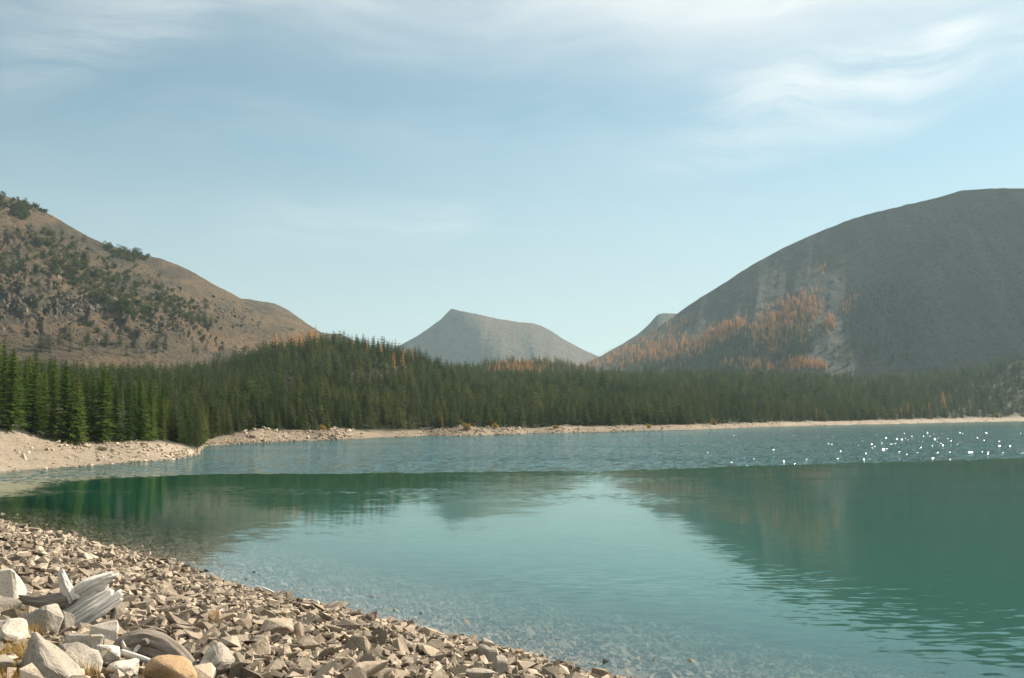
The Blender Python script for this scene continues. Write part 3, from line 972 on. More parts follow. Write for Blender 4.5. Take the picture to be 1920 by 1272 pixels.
# single larches that stand out
LARCH = [(828, 803, 16, 'thin golden larch at the waterside below the distant peak'),
         (1690, 782, 14, 'tiny golden larch, leftmost of those on the right far beach'), (1702, 780, 20, 'small golden larch, second of those on the right far beach'),
         (1743, 778, 20, 'golden larch above the middle of the right far beach'), (1769, 768, 26, 'golden larch high among the dark conifers at the far right'),
         (1825, 780, 14, 'tiny golden larch near the right photo edge at the beach'), (1531, 786, 14, 'tiny golden bush-like larch below the golden mountain slope'),
         (738, 694, 20, 'golden larch, left of the group on the knoll\'s right flank'), (755, 690, 22, 'golden larch, middle of the group on the knoll\'s right flank'), (772, 684, 20, 'golden larch, right of the group on the knoll\'s right flank'),
         (662, 648, 16, 'golden larch on the knoll top, left of three'), (688, 648, 18, 'golden larch on the knoll top, middle of three'), (714, 652, 18, 'golden larch on the knoll top, right of three')]
for u, v, hp, lab in LARCH:
    pt = project(u, v, land_z, 210, 1000)
    if pt is None:
        pt = project(u, v + 20, land_z, 210, 1000)
    if pt is None: continue
    k = random.randrange(4)
    place_tree('larch_tree', pt - np.array([0, 0, 0.2]), hp * 1.25 / F * pt[1] + (2.0 if v < 760 else 0.5), 1.25, larch_crowns[k], near_trunks[k], lab, 'tree', 'golden larches standing out of the forest')

# yellow autumn bushes along the far bank
bush_mesh = [mesh_from('bush_leaves', *bush_arrays(420, 700 + k, 0.5, 0.4), M_SHRUB) for k in range(3)]
for j, (u, v, wpx, lab) in enumerate([(930, 803, 12, 'yellow bush on the rocky bank below the distant peak'), (874, 806, 16, 'low yellow bush between the golden larch and the rocky bank'), (1042, 804, 8, 'small yellow bush on the bank just right of the inlet'),
                                      (1340, 797, 12, 'yellow bush on the pale beach below the mountain larches'), (1216, 803, 10, 'tiny yellow bush at the middle of the far beach'), (605, 808, 14, 'dry yellow bush on the rocky bank below the knoll'),
                                      (1870, 784, 12, 'dry orange bush on the far beach near the right edge')]):
    pt = project(u, v, land_z, 150, 900)
    if pt is None: continue
    ob = link('bush', bush_mesh[j % 3], label=lab, category='bush', group='yellow bushes along the far bank')
    ob.location = pt
    sc = wpx / F * pt[1]
    ob.scale = (sc, sc, sc)

# golden clump on the left end of the knoll
for j in range(15):
    u = 512 + 85 * (j + random.random()) / 15
    a, _ = pix(u, 660.0)
    y = 470 + random.uniform(-8, 12)
    z = float(land_z(np.array([float(a) * y]), np.array([y]))[0])
    k = random.randrange(4)
    place_tree('larch_tree', (float(a) * y, y, z - 0.2), random.uniform(8.5, 12.5), 1.1, larch_crowns[k], near_trunks[k], 'orange larch in the clump on the left shoulder of the forested knoll', 'tree', 'orange larches on the knoll shoulder')

# ------------------------------------------------------------------ trees on the mountain sides
def in_poly(px_, py_, poly):
    inside = np.zeros(len(px_), bool)
    n_ = len(poly)
    for i in range(n_):
        x1, y1 = poly[i]
        x2, y2 = poly[(i + 1) % n_]
        c = ((y1 > py_) != (y2 > py_)) & (px_ < (x2 - x1) * (py_ - y1) / (y2 - y1 + 1e-9) + x1)
        inside ^= c
    return inside

def fill(poly, count, hit, wob=6):
    P = np.array(poly, float)
    lo, hi = P.min(0), P.max(0)
    out_ = []
    while len(out_) < count:
        q = rng.uniform(lo, hi, (count * 2, 2))
        qq = q + rng.normal(0, wob, q.shape)
        for (u, v) in qq[in_poly(q[:, 0], q[:, 1], poly)]:
            w3 = hit(u, v)
            if w3 is not None: out_.append(w3)
            if len(out_) >= count: break
    return np.array(out_)

scrub_pts = np.vstack([
    fill([(0, 362), (45, 374), (100, 402), (62, 398), (42, 414), (0, 398)], 90, left_hit, 2),
    fill([(-120, 330), (0, 366), (0, 400), (-120, 380)], 60, left_hit, 3),
    fill([(66, 440), (110, 452), (150, 490), (205, 520), (262, 562), (242, 582), (180, 552), (112, 524), (100, 492)], 210, left_hit, 9),
    fill([(190, 459), (250, 471), (282, 489), (250, 492), (215, 484)], 90, left_hit, 2),
    fill([(272, 530), (330, 556), (382, 590), (385, 608), (340, 594), (290, 572)], 95, left_hit, 7),
    fill([(-60, 450), (0, 470), (40, 490), (60, 522), (30, 532), (-60, 520)], 75, left_hit, 8),
    fill([(200, 556), (262, 575), (272, 602), (230, 602)], 45, left_hit, 5),
    fill([(0, 400), (500, 600), (420, 640), (0, 560)], 120, left_hit, 4),
    fill([(40, 425), (120, 440), (280, 540), (400, 600), (380, 625), (200, 590), (60, 510)], 190, left_hit, 14),
])
ns = len(scrub_pts)
sh = 1.5 + 3.4 * rng.random(ns) ** 1.3
scatter('hillside_shrubbery', scrub_pts - np.array([0, 0, 0.2]), np.stack([sh * 1.0, sh * 1.0, sh * 0.85], 1), rng.uniform(0, 6.28, ns), rng.integers(0, NSCRUB, ns), C_SCRUB,
        label='dark scrub pines in patches on the dry left hillside', category='shrubs')
foot_pts = np.vstack([fill([(60, 655), (300, 660), (420, 655), (300, 645), (200, 648), (90, 632)], 34, left_hit, 6), fill([(380, 600), (398, 600), (398, 625), (380, 625)], 4, left_hit, 2),
                      fill([(100, 480), (400, 600), (380, 625), (60, 560)], 8, left_hit, 6)])
nfp = len(foot_pts)
th = rng.uniform(5, 9.5, nfp)
scatter('hill_foot_treeline', foot_pts - np.array([0, 0, 0.3]), np.stack([th * 1.6, th * 1.6, th], 1), rng.uniform(0, 6.28, nfp), rng.integers(0, NFAR, nfp), C_FAR,
        label='scattered dark conifers at the foot of the left hillside', category='trees')

lp = np.vstack([
    fill([(1085, 688), (1130, 664), (1190, 646), (1290, 640), (1330, 655), (1280, 672), (1180, 684), (1120, 694)], 720, right_hit, 8),
    fill([(1300, 645), (1345, 615), (1395, 602), (1400, 612), (1370, 632), (1320, 652)], 320, right_hit, 7),
    fill([(1395, 635), (1440, 590), (1485, 562), (1530, 550), (1545, 562), (1520, 590), (1480, 612), (1430, 642)], 480, right_hit, 9),
    fill([(1500, 600), (1530, 590), (1510, 640), (1440, 668), (1430, 650)], 190, right_hit, 7),
    fill([(1548, 590), (1566, 600), (1560, 625), (1545, 622)], 40, right_hit, 4), fill([(1590, 566), (1612, 548), (1604, 572), (1570, 602)], 22, right_hit, 3),
    fill([(1535, 500), (1552, 490), (1548, 530), (1540, 540)], 5, right_hit, 3),
    fill([(1200, 600), (1290, 605), (1260, 640), (1180, 650)], 60, right_hit, 6),
    fill([(1330, 690), (1420, 680), (1500, 690), (1560, 694), (1460, 698)], 150, right_hit, 5),
    fill([(1468, 682), (1500, 676), (1540, 684), (1552, 694), (1480, 694)], 120, right_hit, 2)])
nl = len(lp)
lh = rng.uniform(5.5, 10.5, nl)
scatter('larch_forest', lp - np.array([0, 0, 0.4]), np.stack([lh * 1.35, lh * 1.35, lh], 1), rng.uniform(0, 6.28, nl), rng.integers(0, NLARCH, nl), C_LARCH,
        label='golden orange larches covering the foot of the right mountain', category='forest')
pp = np.vstack([
    fill([(1180, 690), (1330, 652), (1410, 618), (1440, 640), (1500, 610), (1530, 640), (1500, 690), (1300, 696)], 1700, right_hit, 8),
    fill([(1495, 575), (1520, 575), (1520, 625), (1490, 640)], 70, right_hit, 3),
    fill([(1560, 690), (1600, 570), (1640, 540), (1680, 520), (1720, 560), (1740, 640), (1700, 692)], 420, right_hit, 12),
    fill([(1100, 692), (1200, 672), (1300, 692)], 160, right_hit, 4)])
npp = len(pp)
ph_ = rng.uniform(5, 9.5, npp)
scatter('mountain_forest', pp - np.array([0, 0, 0.4]), np.stack([ph_ * 1.5, ph_ * 1.5, ph_], 1), rng.uniform(0, 6.28, npp), rng.integers(0, NFAR, npp), C_FAR,
        label='dark conifers among the larches on the right mountain', category='forest')
# larches on the second rise below the peak
m2 = 420
ua = np.where(rng.random(m2) < 0.75, rng.normal(962, 26, m2), rng.uniform(900, 1100, m2))
ya = rng.uniform(790, 960, m2)
a_, _ = pix(ua, 690.0)
za = land_z(a_ * ya, ya)
h2 = rng.uniform(6, 11, m2)
scatter('knoll_larch_forest', np.stack([a_ * ya, ya, za - 0.2], 1), np.stack([h2 * 1.1, h2 * 1.1, h2], 1), rng.uniform(0, 6.28, m2), rng.integers(0, NLARCH, m2), C_LARCH,
        label='pinkish orange larches on the low rise before the distant peak', category='forest')

# ------------------------------------------------------------------ stones
def hull_rock(seed, npts=12, dims=(1, 0.8, 0.55), bev=0.0, rough=0.0, cuts=0):
    r = random.Random(seed)
    bm = bmesh.new()
    for _ in range(npts):
        v = [r.uniform(-1, 1) for _ in range(3)]
        mlen = max(abs(c) for c in v)
        t = r.uniform(0.72, 1.0) / mlen
        l2 = math.sqrt(sum(c * c for c in v))
        t = t * 0.6 + 0.4 / l2
        bm.verts.new([0.5 * c * t * dd_ for c, dd_ in zip(v, dims)])
    res = bmesh.ops.convex_hull(bm, input=bm.verts[:])
    junk = [e for e in res['geom_interior'] + res['geom_unused'] if isinstance(e, bmesh.types.BMVert)]
    bmesh.ops.delete(bm, geom=list(set(junk)), context='VERTS')
    bmesh.ops.dissolve_limit(bm, angle_limit=R(14), verts=bm.verts[:], edges=bm.edges[:])
    if bev > 0:
        bmesh.ops.bevel(bm, geom=bm.edges[:], offset=bev, segments=1, affect='EDGES', profile=0.5, clamp_overlap=True)
    if cuts:
        bmesh.ops.triangulate(bm, faces=bm.faces[:])
        bmesh.ops.subdivide_edges(bm, edges=bm.edges[:], cuts=cuts, use_grid_fill=True)
        from mathutils import noise as mn
        for v in bm.verts:
            d_ = mn.noise_vector(v.co * 3.1 + Vector((seed, 0, 0))) * rough + mn.noise_vector(v.co * 8.0 + Vector((0, seed, 0))) * rough * 0.45
            v.co += d_
    bmesh.ops.triangulate(bm, faces=bm.faces[:])
    bmesh.ops.recalc_face_normals(bm, faces=bm.faces[:])
    V = np.array([v.co[:] for v in bm.verts])
    Fc = np.array([[v.index for v in f.verts] for f in bm.faces])
    bm.verts.index_update()
    Fc = np.array([[v.index for v in f.verts] for f in bm.faces])
    bm.free()
    return V, Fc

small_rocks = [hull_rock(900 + k, random.choice([7, 8, 8, 9, 10]), (1, random.uniform(0.55, 0.95), random.uniform(0.28, 0.62))) for k in range(26)]
good_rocks = [hull_rock(950 + k, random.choice([8, 9, 11]), (1, random.uniform(0.6, 0.9), random.uniform(0.28, 0.60)), 0.0, 0.0, 0) for k in range(22)]

def euler_mats(rx, ry, rz):
    cx, sx, cy, sy, cz, sz = np.cos(rx), np.sin(rx), np.cos(ry), np.sin(ry), np.cos(rz), np.sin(rz)
    M = np.empty((len(rx), 3, 3))
    M[:, 0] = np.stack([cy * cz, sx * sy * cz - cx * sz, cx * sy * cz + sx * sz], 1)
    M[:, 1] = np.stack([cy * sz, sx * sy * sz + cx * cz, cx * sy * sz - sx * cz], 1)
    M[:, 2] = np.stack([-sy, sx * cy, cx * cy], 1)
    return M

def stone_field(name, pts, size, shapes, mat, tone, tilt=0.5, **props):
    """many stones joined into ONE stuff mesh"""
    n_ = len(pts)
    var = rng.integers(0, len(shapes), n_)
    M = euler_mats(rng.normal(0, tilt, n_), rng.normal(0, tilt, n_), rng.uniform(0, 6.28, n_)) * size[:, None, None]
    VV, FF, TT, off = [], [], [], 0
    for k, (V, Fc) in enumerate(shapes):
        idx = np.nonzero(var == k)[0]
        if not len(idx): continue
        P = np.einsum('nij,vj->nvi', M[idx], V) + pts[idx][:, None, :]
        VV.append(P.reshape(-1, 3))
        FF.append((Fc[None] + (np.arange(len(idx)) * len(V))[:, None, None] + off).reshape(-1, 3))
        TT.append(np.repeat(tone[idx], len(V)))
        off += len(idx) * len(V)
    me = mesh_from(name, np.vstack(VV), np.vstack(FF), mat)
    attr(me, 'tone', np.concatenate(TT).astype(np.float32))
    return link(name, me, kind='stuff', **props)

def on_beach(u, v):
    return project(u, v, beach_z, 6, 120, 1500)

# --- named boulders, driftwood keep-out zones: (x, y, radius)
keepout = []
BOULDERS = [  # u, v of the centre of the base, width px, height ratio, depth ratio, material, seed, label
    (84, 1275, 112, 1.05, 0.8, M_GREY, 1, 'tall pointed grey boulder beside dry grass at the lower left'),
    (78, 1152, 58, 0.42, 0.8, M_PALE, 2, 'flat bleached slab below the grey driftwood root'),
    (84, 1184, 66, 0.75, 0.8, M_GREY, 3, 'grey block with dark hollow under the bleached slab'),
    (120, 1184, 32, 1.2, 0.9, M_GREY, 4, 'narrow upright tan block left of the bleached stump slab'),
    (196, 1208, 54, 0.75, 0.9, M_PALE, 5, 'bright white angular boulder between stump and knotted log'),
    (158, 1226, 66, 0.6, 0.8, M_PALE, 6, 'pale sloping boulder left of the knotted log'),
    (198, 1240, 50, 0.62, 0.8, M_PALE, 7, 'cream squared block right of the rounded stone'),
    (168, 1262, 40, 1.05, 0.95, M_PALE, 8, 'rounded cream boulder with grass stems before it'),
    (318, 1285, 96, 0.55, 0.9, M_OCHRE, 9, 'smooth ochre boulder at the bottom edge before the log'),
    (12, 1128, 66, 0.95, 0.9, M_PALE, 10, 'big bleached boulder at the left photo edge'),
    (2, 1152, 60, 0.6, 0.9, M_GREY, 11, 'grey boulder under the bleached one at the left edge'),
    (22, 1208, 62, 0.75, 0.9, M_PALE, 12, 'cream boulder in dry grass at the left edge'),
    (398, 1264, 86, 0.62, 0.8, M_GREY, 13, 'large speckled grey boulder just right of the knotted log'),
    (520, 1190, 64, 0.45, 0.8, M_ROCK_OBJ, 14, 'large tan flat-topped boulder in the middle of the rubble'),
    (557, 1196, 26, 1.1, 0.8, M_ROCK_OBJ, 15, 'upright dark-sided stone beside the tan flat boulder'),
    (402, 1172, 24, 1.15, 0.6, M_OCHRE, 16, 'small brown upright slab with a stick leaning on it'),
    (672, 1222, 50, 0.6, 0.8, M_ROCK_OBJ, 17, 'smooth grey-tan boulder above the bottom edge rubble'),
    (915, 1246, 38, 0.95, 0.7, M_GREY, 18, 'dark pointed stone leaning out near the waterline'),
    (938, 1266, 28, 1.3, 0.7, M_GREY, 19, 'dark upright square stone near the bottom middle'),
    (900, 1278, 48, 0.5, 0.9, M_GREY, 20, 'dark-faced flat block at the bottom edge middle'),
    (690, 1275, 78, 0.45, 0.9, M_ROCK_OBJ, 21, 'broad tan boulder cut by the bottom photo edge'),
    (478, 1228, 58, 0.6, 0.8, M_ROCK_OBJ, 22, 'tan wedge-shaped block below the flat-topped boulder'),
    (322, 1058, 13, 0.9, 0.9, M_GREY, 23, 'dark rounded stone standing at the far waterline'),
    (972, 1228, 15, 0.7, 0.9, M_OCHRE, 24, 'small tan stone sticking out of the shallow water'),
    (140, 1260, 70, 0.8, 0.9, M_GREY, 25, 'grey slanting boulder beside the tall pointed one'),
    (232, 1268, 60, 0.5, 0.9, M_PALE, 26, 'pale block under the white stick at the bottom'),
    (40, 1262, 40, 0.6, 0.9, M_GREY, 27, 'small dark stone half buried in the dry grass'),
    (0, 1262, 40, 0.8, 0.9, M_GREY, 28, 'bluish grey boulder at the lower left corner'),
]
for (u, v, wpx, hr, dr, mat, sd, lab) in BOULDERS:
    pt = on_beach(u, v)
    if pt is None: continue
    W = wpx / F * pt[1]
    if sd == 1:
        r_ = random.Random(5)
        pv = [(-0.40, -0.20, -0.2), (0.60, -0.35, -0.25), (0.65, 0.35, -0.2), (-0.42, 0.45, -0.2), (-0.20, 0.00, 0.86), (-0.14, 0.10, 0.83), (-0.02, 0.05, 0.66), (0.10, 0.16, 0.60), (0.30, 0.20, 0.36), (0.20, -0.20, 0.30),
              (0.02, -0.30, 0.34), (-0.30, 0.02, 0.50), (-0.36, 0.10, 0.30), (0.52, 0.22, 0.16), (0.44, -0.32, 0.02), (-0.16, -0.34, 0.10), (-0.12, -0.20, 0.52)]
        bm = bmesh.new()
        for q in pv: bm.verts.new(q)
        bmesh.ops.convex_hull(bm, input=bm.verts[:])
        bmesh.ops.bevel(bm, geom=bm.edges[:], offset=0.03, segments=1, affect='EDGES', clamp_overlap=True)
        bmesh.ops.triangulate(bm, faces=bm.faces[:])
        bmesh.ops.subdivide_edges(bm, edges=bm.edges[:], cuts=2, use_grid_fill=True)
        from mathutils import noise as mn
        for q in bm.verts: q.co += mn.noise_vector(q.co * 3.5) * 0.035 + mn.noise_vector(q.co * 9) * 0.012
        bmesh.ops.triangulate(bm, faces=bm.faces[:])
        bm.verts.index_update()
        V = np.array([q.co[:] for q in bm.verts]); Fc = np.array([[q.index for q in f.verts] for f in bm.faces])
        bm.free()
        V = V * np.array([W, W * 0.9, W * 0.92])
    else:
        V, Fc = hull_rock(2000 + sd, 16 if sd in (8, 9, 10) else 12, (1, dr, 1.0), 0.10 if sd in (8, 9) else 0.05, 0.035, 2)
        lo, hi = V.min(0), V.max(0)
        V = (V - (lo + hi) / 2) / (hi - lo) * np.array([W, W * dr, W * hr * 1.15])
        V[:, 2] += W * hr * 0.40
    me = mesh_from('boulder', V, Fc, mat, sd in (8, 9))
    ob = link('boulder', me, label=lab, category='boulder', group='boulders on the stone beach')
    ob.location = pt
    ob.color = (1, 1, 1, random.uniform(0.3, 0.8))
    ob.rotation_euler = (0, 0, -math.atan2(pt[0], pt[1]) + (0 if sd in (1, 2, 9) else random.uniform(-0.4, 0.4)))
    if sd not in (18, 23, 24): keepout.append((pt[0], pt[1], W * 0.42))

# --- driftwood
M_WOOD, n, o = new_mat('bleached_wood')
p = n.node('ShaderNodeTexCoord').outputs['Generated']
ao = n.node('ShaderNodeAttribute', attribute_name='grain').outputs['Vector']
gsep = n.mapping(ao, (1.0, 1.0, 1.0))
fib = n.noise(n.mapping(ao, (26, 1.6, 1)), 1.0, 6, 0.7)
fib2 = n.noise(n.mapping(ao, (9, 0.7, 1)), 1.0, 3, 0.6)
wc = n.ramp(n.m('ADD', n.m('MULTIPLY', fib, 0.6), n.m('MULTIPLY', fib2, 0.4)), [(0.32, (0.06, 0.042, 0.03)), (0.40, (0.50, 0.43, 0.35)), (0.48, (0.78, 0.72, 0.64)), (0.75, (0.86, 0.82, 0.75))])
principled(n, o, wc, 0.85, bump(n, n.m('ADD', fib, fib2), 0.8, 0.03), 0.2)
M_WOOD2, n, o = new_mat('grey_wood')
ao = n.node('ShaderNodeAttribute', attribute_name='grain').outputs['Vector']
fib = n.noise(n.mapping(ao, (22, 1.5, 1)), 1.0, 6, 0.72)
fib2 = n.noise(n.mapping(ao, (5, 0.8, 1)), 1.0, 3, 0.6)
wc = n.ramp(n.m('ADD', n.m('MULTIPLY', fib, 0.6), n.m('MULTIPLY', fib2, 0.4)), [(0.28, (0.06, 0.048, 0.04)), (0.44, (0.20, 0.165, 0.135)), (0.6, (0.30, 0.26, 0.215)), (0.8, (0.46, 0.41, 0.35))])
principled(n, o, wc, 0.9, bump(n, n.m('ADD', fib, fib2), 0.9, 0.03), 0.15)

def wood_tube(path, radii, nseg=20, nlen=26, flat=(1, 1), groove=0.12, seed=0, twist=0.0, ragged=0.0, square=0.0):
    """organic limb along a smooth path, grooved along the grain; closed, torn ends"""
    P = np.array(path, float)
    k = len(P)
    tt = np.linspace(0, k - 1, nlen)
    def cr(arr):
        arr = np.asarray(arr, float)
        ex = np.concatenate([[2 * arr[0] - arr[1]], arr, [2 * arr[-1] - arr[-2]]])
        i = np.minimum(tt.astype(int), k - 2)
        f = (tt - i).reshape(-1, *([1] * (arr.ndim - 1)))
        p0, p1, p2, p3 = ex[i], ex[i + 1], ex[i + 2], ex[i + 3]
        return 0.5 * (2 * p1 + (p2 - p0) * f + (2 * p0 - 5 * p1 + 4 * p2 - p3) * f ** 2 + (3 * p1 - p0 - 3 * p2 + p3) * f ** 3)
    C = cr(P)
    rad = np.maximum(cr(np.array(radii, float)), 0.004)
    T = np.gradient(C, axis=0)
    T /= np.linalg.norm(T, axis=1)[:, None]
    up = np.array([0, 0, 1.0]) if abs(T[0, 2]) < 0.9 else np.array([0, 1.0, 0])
    V, G = [], []
    th = np.linspace(0, 2 * np.pi, nseg, endpoint=False)
    for i in range(nlen):
        sx = np.cross(T[i], up); sx /= np.linalg.norm(sx)
        sy = np.cross(sx, T[i])
        s_ = i / (nlen - 1)
        phi = th + twist * s_
        g = fbm(np.cos(th) * 2.2 + seed * 3.1 + 5, np.sin(th) * 2.2 + s_ * 1.4, seed, 4, 0.6)
        g2 = np.abs(fbm(th * 2.3, np.full(nseg, s_ * 0.9), seed + 9, 3)) ** 0.6
        rr = rad[i] * (1 + groove * g - groove * 0.9 * (0.55 - g2).clip(0, 1))
        if square: rr = rr / np.maximum(np.abs(np.cos(phi)), np.abs(np.sin(phi))) ** square
        off = ragged * fbm(th * 3.0, th * 0 + (0 if s_ < 0.5 else 7), seed + 31, 3) * (1 if i in (0, nlen - 1) else 0)
        ring = C[i] + np.outer(np.cos(phi) * rr * flat[0], sx) + np.outer(np.sin(phi) * rr * flat[1], sy) + np.outer(off, T[i])
        V.append(ring)
        G.append(np.stack([th / (2 * np.pi), np.full(nseg, s_ * 2.0 + seed), np.full(nseg, seed * 1.0)], 1))
    V = np.vstack(V); G = np.vstack(G)
    Fc = []
    for i in range(nlen - 1):
        for j in range(nseg):
            a0, b0 = i * nseg + j, i * nseg + (j + 1) % nseg
            Fc.append((a0, b0, b0 + nseg, a0 + nseg))
    c0, c1 = len(V), len(V) + 1
    V = np.vstack([V, C[0] + T[0] * rad[0] * 0.15, C[-1] - T[-1] * rad[-1] * 0.15])
    G = np.vstack([G, [[0.5, seed, 0], [0.5, seed + 2, 0]]])
    for j in range(nseg):
        Fc.append((c0, (j + 1) % nseg, j))
        Fc.append((c1, (nlen - 1) * nseg + j, (nlen - 1) * nseg + (j + 1) % nseg))
    return V, Fc, G

def wood_part(name, parent, mat, *args, **kw):
    V, Fc, G = wood_tube(*args, **kw)
    me = mesh_from(name, V, Fc, mat, True)
    attr(me, 'grain', G.astype(np.float32), 'FLOAT_VECTOR')
    return link(name, me, parent)

def frame_at(u, v):
    """base point on the beach, metres per photo pixel there, and the yaw that faces the eye"""
    pt = on_beach(u, v)
    return pt, pt[1] / F, -math.atan2(pt[0], pt[1])

# bleached stump: local x right, y away, z up; unit = photo pixels at its distance
pt, mpp, yaw = frame_at(165, 1172)
stump = link('driftwood_stump', None, label='bleached split driftwood stump with torn planks on the rubble', category='driftwood')
stump.location = pt
stump.rotation_euler = (0, 0, yaw)
stump.scale = (mpp, mpp, mpp)
def L_(u, v, dy=0.0):
    return ((u - 165), dy, (1172 - v))
wood_part('core', stump, M_WOOD, [L_(128, 1164, 10), L_(155, 1148, 14), L_(190, 1130, 20), L_(206, 1122, 26)], [14, 20, 20, 12], nseg=24, nlen=24, flat=(0.8, 1.0), groove=0.3, seed=2, ragged=5)
NP = 8
for k in range(NP):
    f = k / (NP - 1)
    j0, j1 = random.uniform(-0.05, 0.08), random.uniform(-0.10, 0.05)
    S0 = np.array([148 - 43 * f, 1178 - 27 * f]); E0 = np.array([227 - 36 * f, 1124 - 22 * f])
    S1, E1 = S0 + (E0 - S0) * j0, E0 + (E0 - S0) * j1
    dy = -15 + 30 * f
    Mid = (S1 + E1) / 2 + np.array([0, random.uniform(-2.0, 0.5)])
    wd = random.uniform(3.4, 5.0)
    wood_part('splinter', stump, M_WOOD, [L_(*S1, dy), L_(*Mid, dy - random.uniform(0, 4)), L_(*E1, dy + 8)], [wd * 0.8, wd, wd * 0.7], nseg=16, nlen=22, flat=(2.6, 1.0), groove=0.28, seed=10 + k, ragged=9, square=0.75)
wood_part('root', stump, M_WOOD2, [L_(48, 1116, 6), L_(80, 1124, 0), L_(112, 1126, 0), L_(140, 1120, 8)], [6, 12, 15, 12], nseg=20, flat=(0.9, 1), groove=0.3, seed=21, ragged=4)
wood_part('root', stump, M_WOOD, [L_(136, 1128, 4), L_(128, 1106, 2), L_(122, 1092, 0), L_(117, 1072, -2)], [15, 11, 8, 4], nseg=26, nlen=30, groove=0.5, seed=22, ragged=9, square=0.4)
wood_part('root', stump, M_WOOD, [L_(122, 1092, 0), L_(116, 1084, -3), L_(112, 1074, -4)], [5, 4, 2], nseg=12, groove=0.4, seed=27, ragged=4)
for k, (u0, v0, um, vm, u1, v1, r0) in enumerate([(136, 1118, 160, 1098, 204, 1083, 7.0), (140, 1118, 166, 1097, 214, 1087, 6.0), (144, 1120, 172, 1102, 204, 1095, 6.5), (150, 1122, 178, 1108, 200, 1103, 6.0)]):
    wood_part('splinter', stump, M_WOOD, [L_(u0, v0, 12 + 2 * k), L_(um, vm, 10 + 2 * k), L_(u1, v1, 16 + 2 * k)], [r0, r0 * 1.15, r0 * 0.45], nseg=16, nlen=24, flat=(1.8, 1.0), groove=0.4, seed=40 + k, ragged=8, square=0.6)
wood_part('root', stump, M_WOOD2, [L_(178, 1116, 20), L_(196, 1104, 22), L_(204, 1094, 20)], [13, 9, 6], nseg=14, groove=0.35, seed=25, ragged=3)
wood_part('root', stump, M_WOOD2, [L_(200, 1140, 16), L_(210, 1152, 8), L_(205, 1166, 2)], [9, 7, 4], nseg=12, groove=0.3, seed=26)
keepout += [(pt[0] + 0.1, pt[1] + 0.1, 0.55)]

# knotted log
pt, mpp, yaw = frame_at(285, 1245)
logo = link('driftwood_log', None, label='grey knotted driftwood log running into the bottom edge', category='driftwood')
logo.location = pt
logo.rotation_euler = (0, 0, yaw)
logo.scale = (mpp, mpp, mpp)
def L_(u, v, dy=0.0):
    return ((u - 285), dy, (1245 - v))
wood_part('trunk', logo, M_WOOD2, [L_(236, 1212, 26), L_(264, 1212, 20), L_(294, 1220, 8), L_(322, 1236, -8), L_(346, 1258, -28), L_(372, 1288, -50)], [20, 27, 28, 26, 22, 16], nseg=44, nlen=60, groove=0.36, seed=31, twist=0.9, ragged=7)
wood_part('broken_end', logo, M_WOOD2, [L_(248, 1204, 24), L_(232, 1210, 18), L_(226, 1224, 10), L_(228, 1238, 4)], [17, 15, 12, 7], nseg=18, groove=0.3, seed=32, ragged=6)
wood_part('branch_stub', logo, M_WOOD, [L_(250, 1224, 6), L_(239, 1214, -2), L_(233, 1200, -6)], [6, 4.5, 2.2], nseg=12, groove=0.25, seed=33)
wood_part('branch_stub', logo, M_WOOD, [L_(264, 1210, 0), L_(256, 1218, -8), L_(246, 1234, -12)], [5, 4, 2], nseg=10, groove=0.25, seed=34)
wood_part('knot', logo, M_WOOD2, [L_(274, 1206, 0), L_(272, 1203, -12), L_(271, 1202, -20)], [9, 7.5, 5], nseg=16, nlen=10, groove=0.3, seed=35)
keepout += [(pt[0], pt[1], 0.35)]

def stick(u0, v0, u1, v1, r0, mat, label, lift=2, mid=0.0):
    p0, p1 = on_beach(u0, v0), on_beach(u1, v1)
    if p0 is None or p1 is None: return
    mp = p0[1] / F
    z_ = np.array([0, 0, 1.0])
    p1 = p0 + (np.array([(u1 - u0) * mp, 0.25 * (u1 - u0) * mp, (v0 - v1) * mp * 0.55 + 0.02])) if abs(p1[1] - p0[1]) > 3 else p1
    a0, a1 = p0 + z_ * (r0 + lift) * mp, p1 + z_ * (r0 + lift) * mp
    V, Fc, G = wood_tube([a0, (a0 + a1) / 2 + z_ * mid * mp, a1], [r0 * mp, r0 * mp * 0.95, r0 * mp * 0.6], 10, 14, groove=0.2, seed=int(u0))
    c = V.mean(0)
    me = mesh_from('driftwood_stick', V - c, Fc, mat, True)
    attr(me, 'grain', G.astype(np.float32), 'FLOAT_VECTOR')
    ob = link('driftwood_stick', me, label=label, category='driftwood', group='loose driftwood sticks')
    ob.location = c

stick(228, 1238, 300, 1262, 6, M_WOOD, 'thick white stick lying between the log and the ochre boulder', 8)
stick(408, 1156, 430, 1143, 1.8, M_WOOD, 'thin pale stick leaning on the brown upright slab', 6)
stick(482, 1108, 520, 1122, 2.4, M_WOOD, 'pale curved branch at the waterline, longer of two', 4, 2)
stick(520, 1122, 533, 1106, 2.2, M_WOOD, 'short forked pale branch end standing up at the waterline', 4)
stick(2, 1118, 58, 1124, 4, M_WOOD, 'short bleached branch left of the stump root', 7)

# --- the rubble
def beach_points(n_, smin, smax, qmin, qmax):
    s_ = rng.uniform(smin, smax, n_)
    q_ = rng.uniform(qmin, qmax, n_)
    return NX * s_ - NY * q_, NY * s_ + NX * q_

def in_view(x, y, z, pad=90):
    dep_ = y * math.cos(PITCH) + (z - CAMH) * math.sin(PITCH)
    u = 960 + F * x / np.maximum(dep_, 0.5)
    v = 636 - F * ((z - CAMH) * math.cos(PITCH) - y * math.sin(PITCH)) / np.maximum(dep_, 0.5)
    return (u > -pad * 2.5) & (u < 2000) & (v < 1272 + pad * 1.6) & (dep_ > 2), u, v

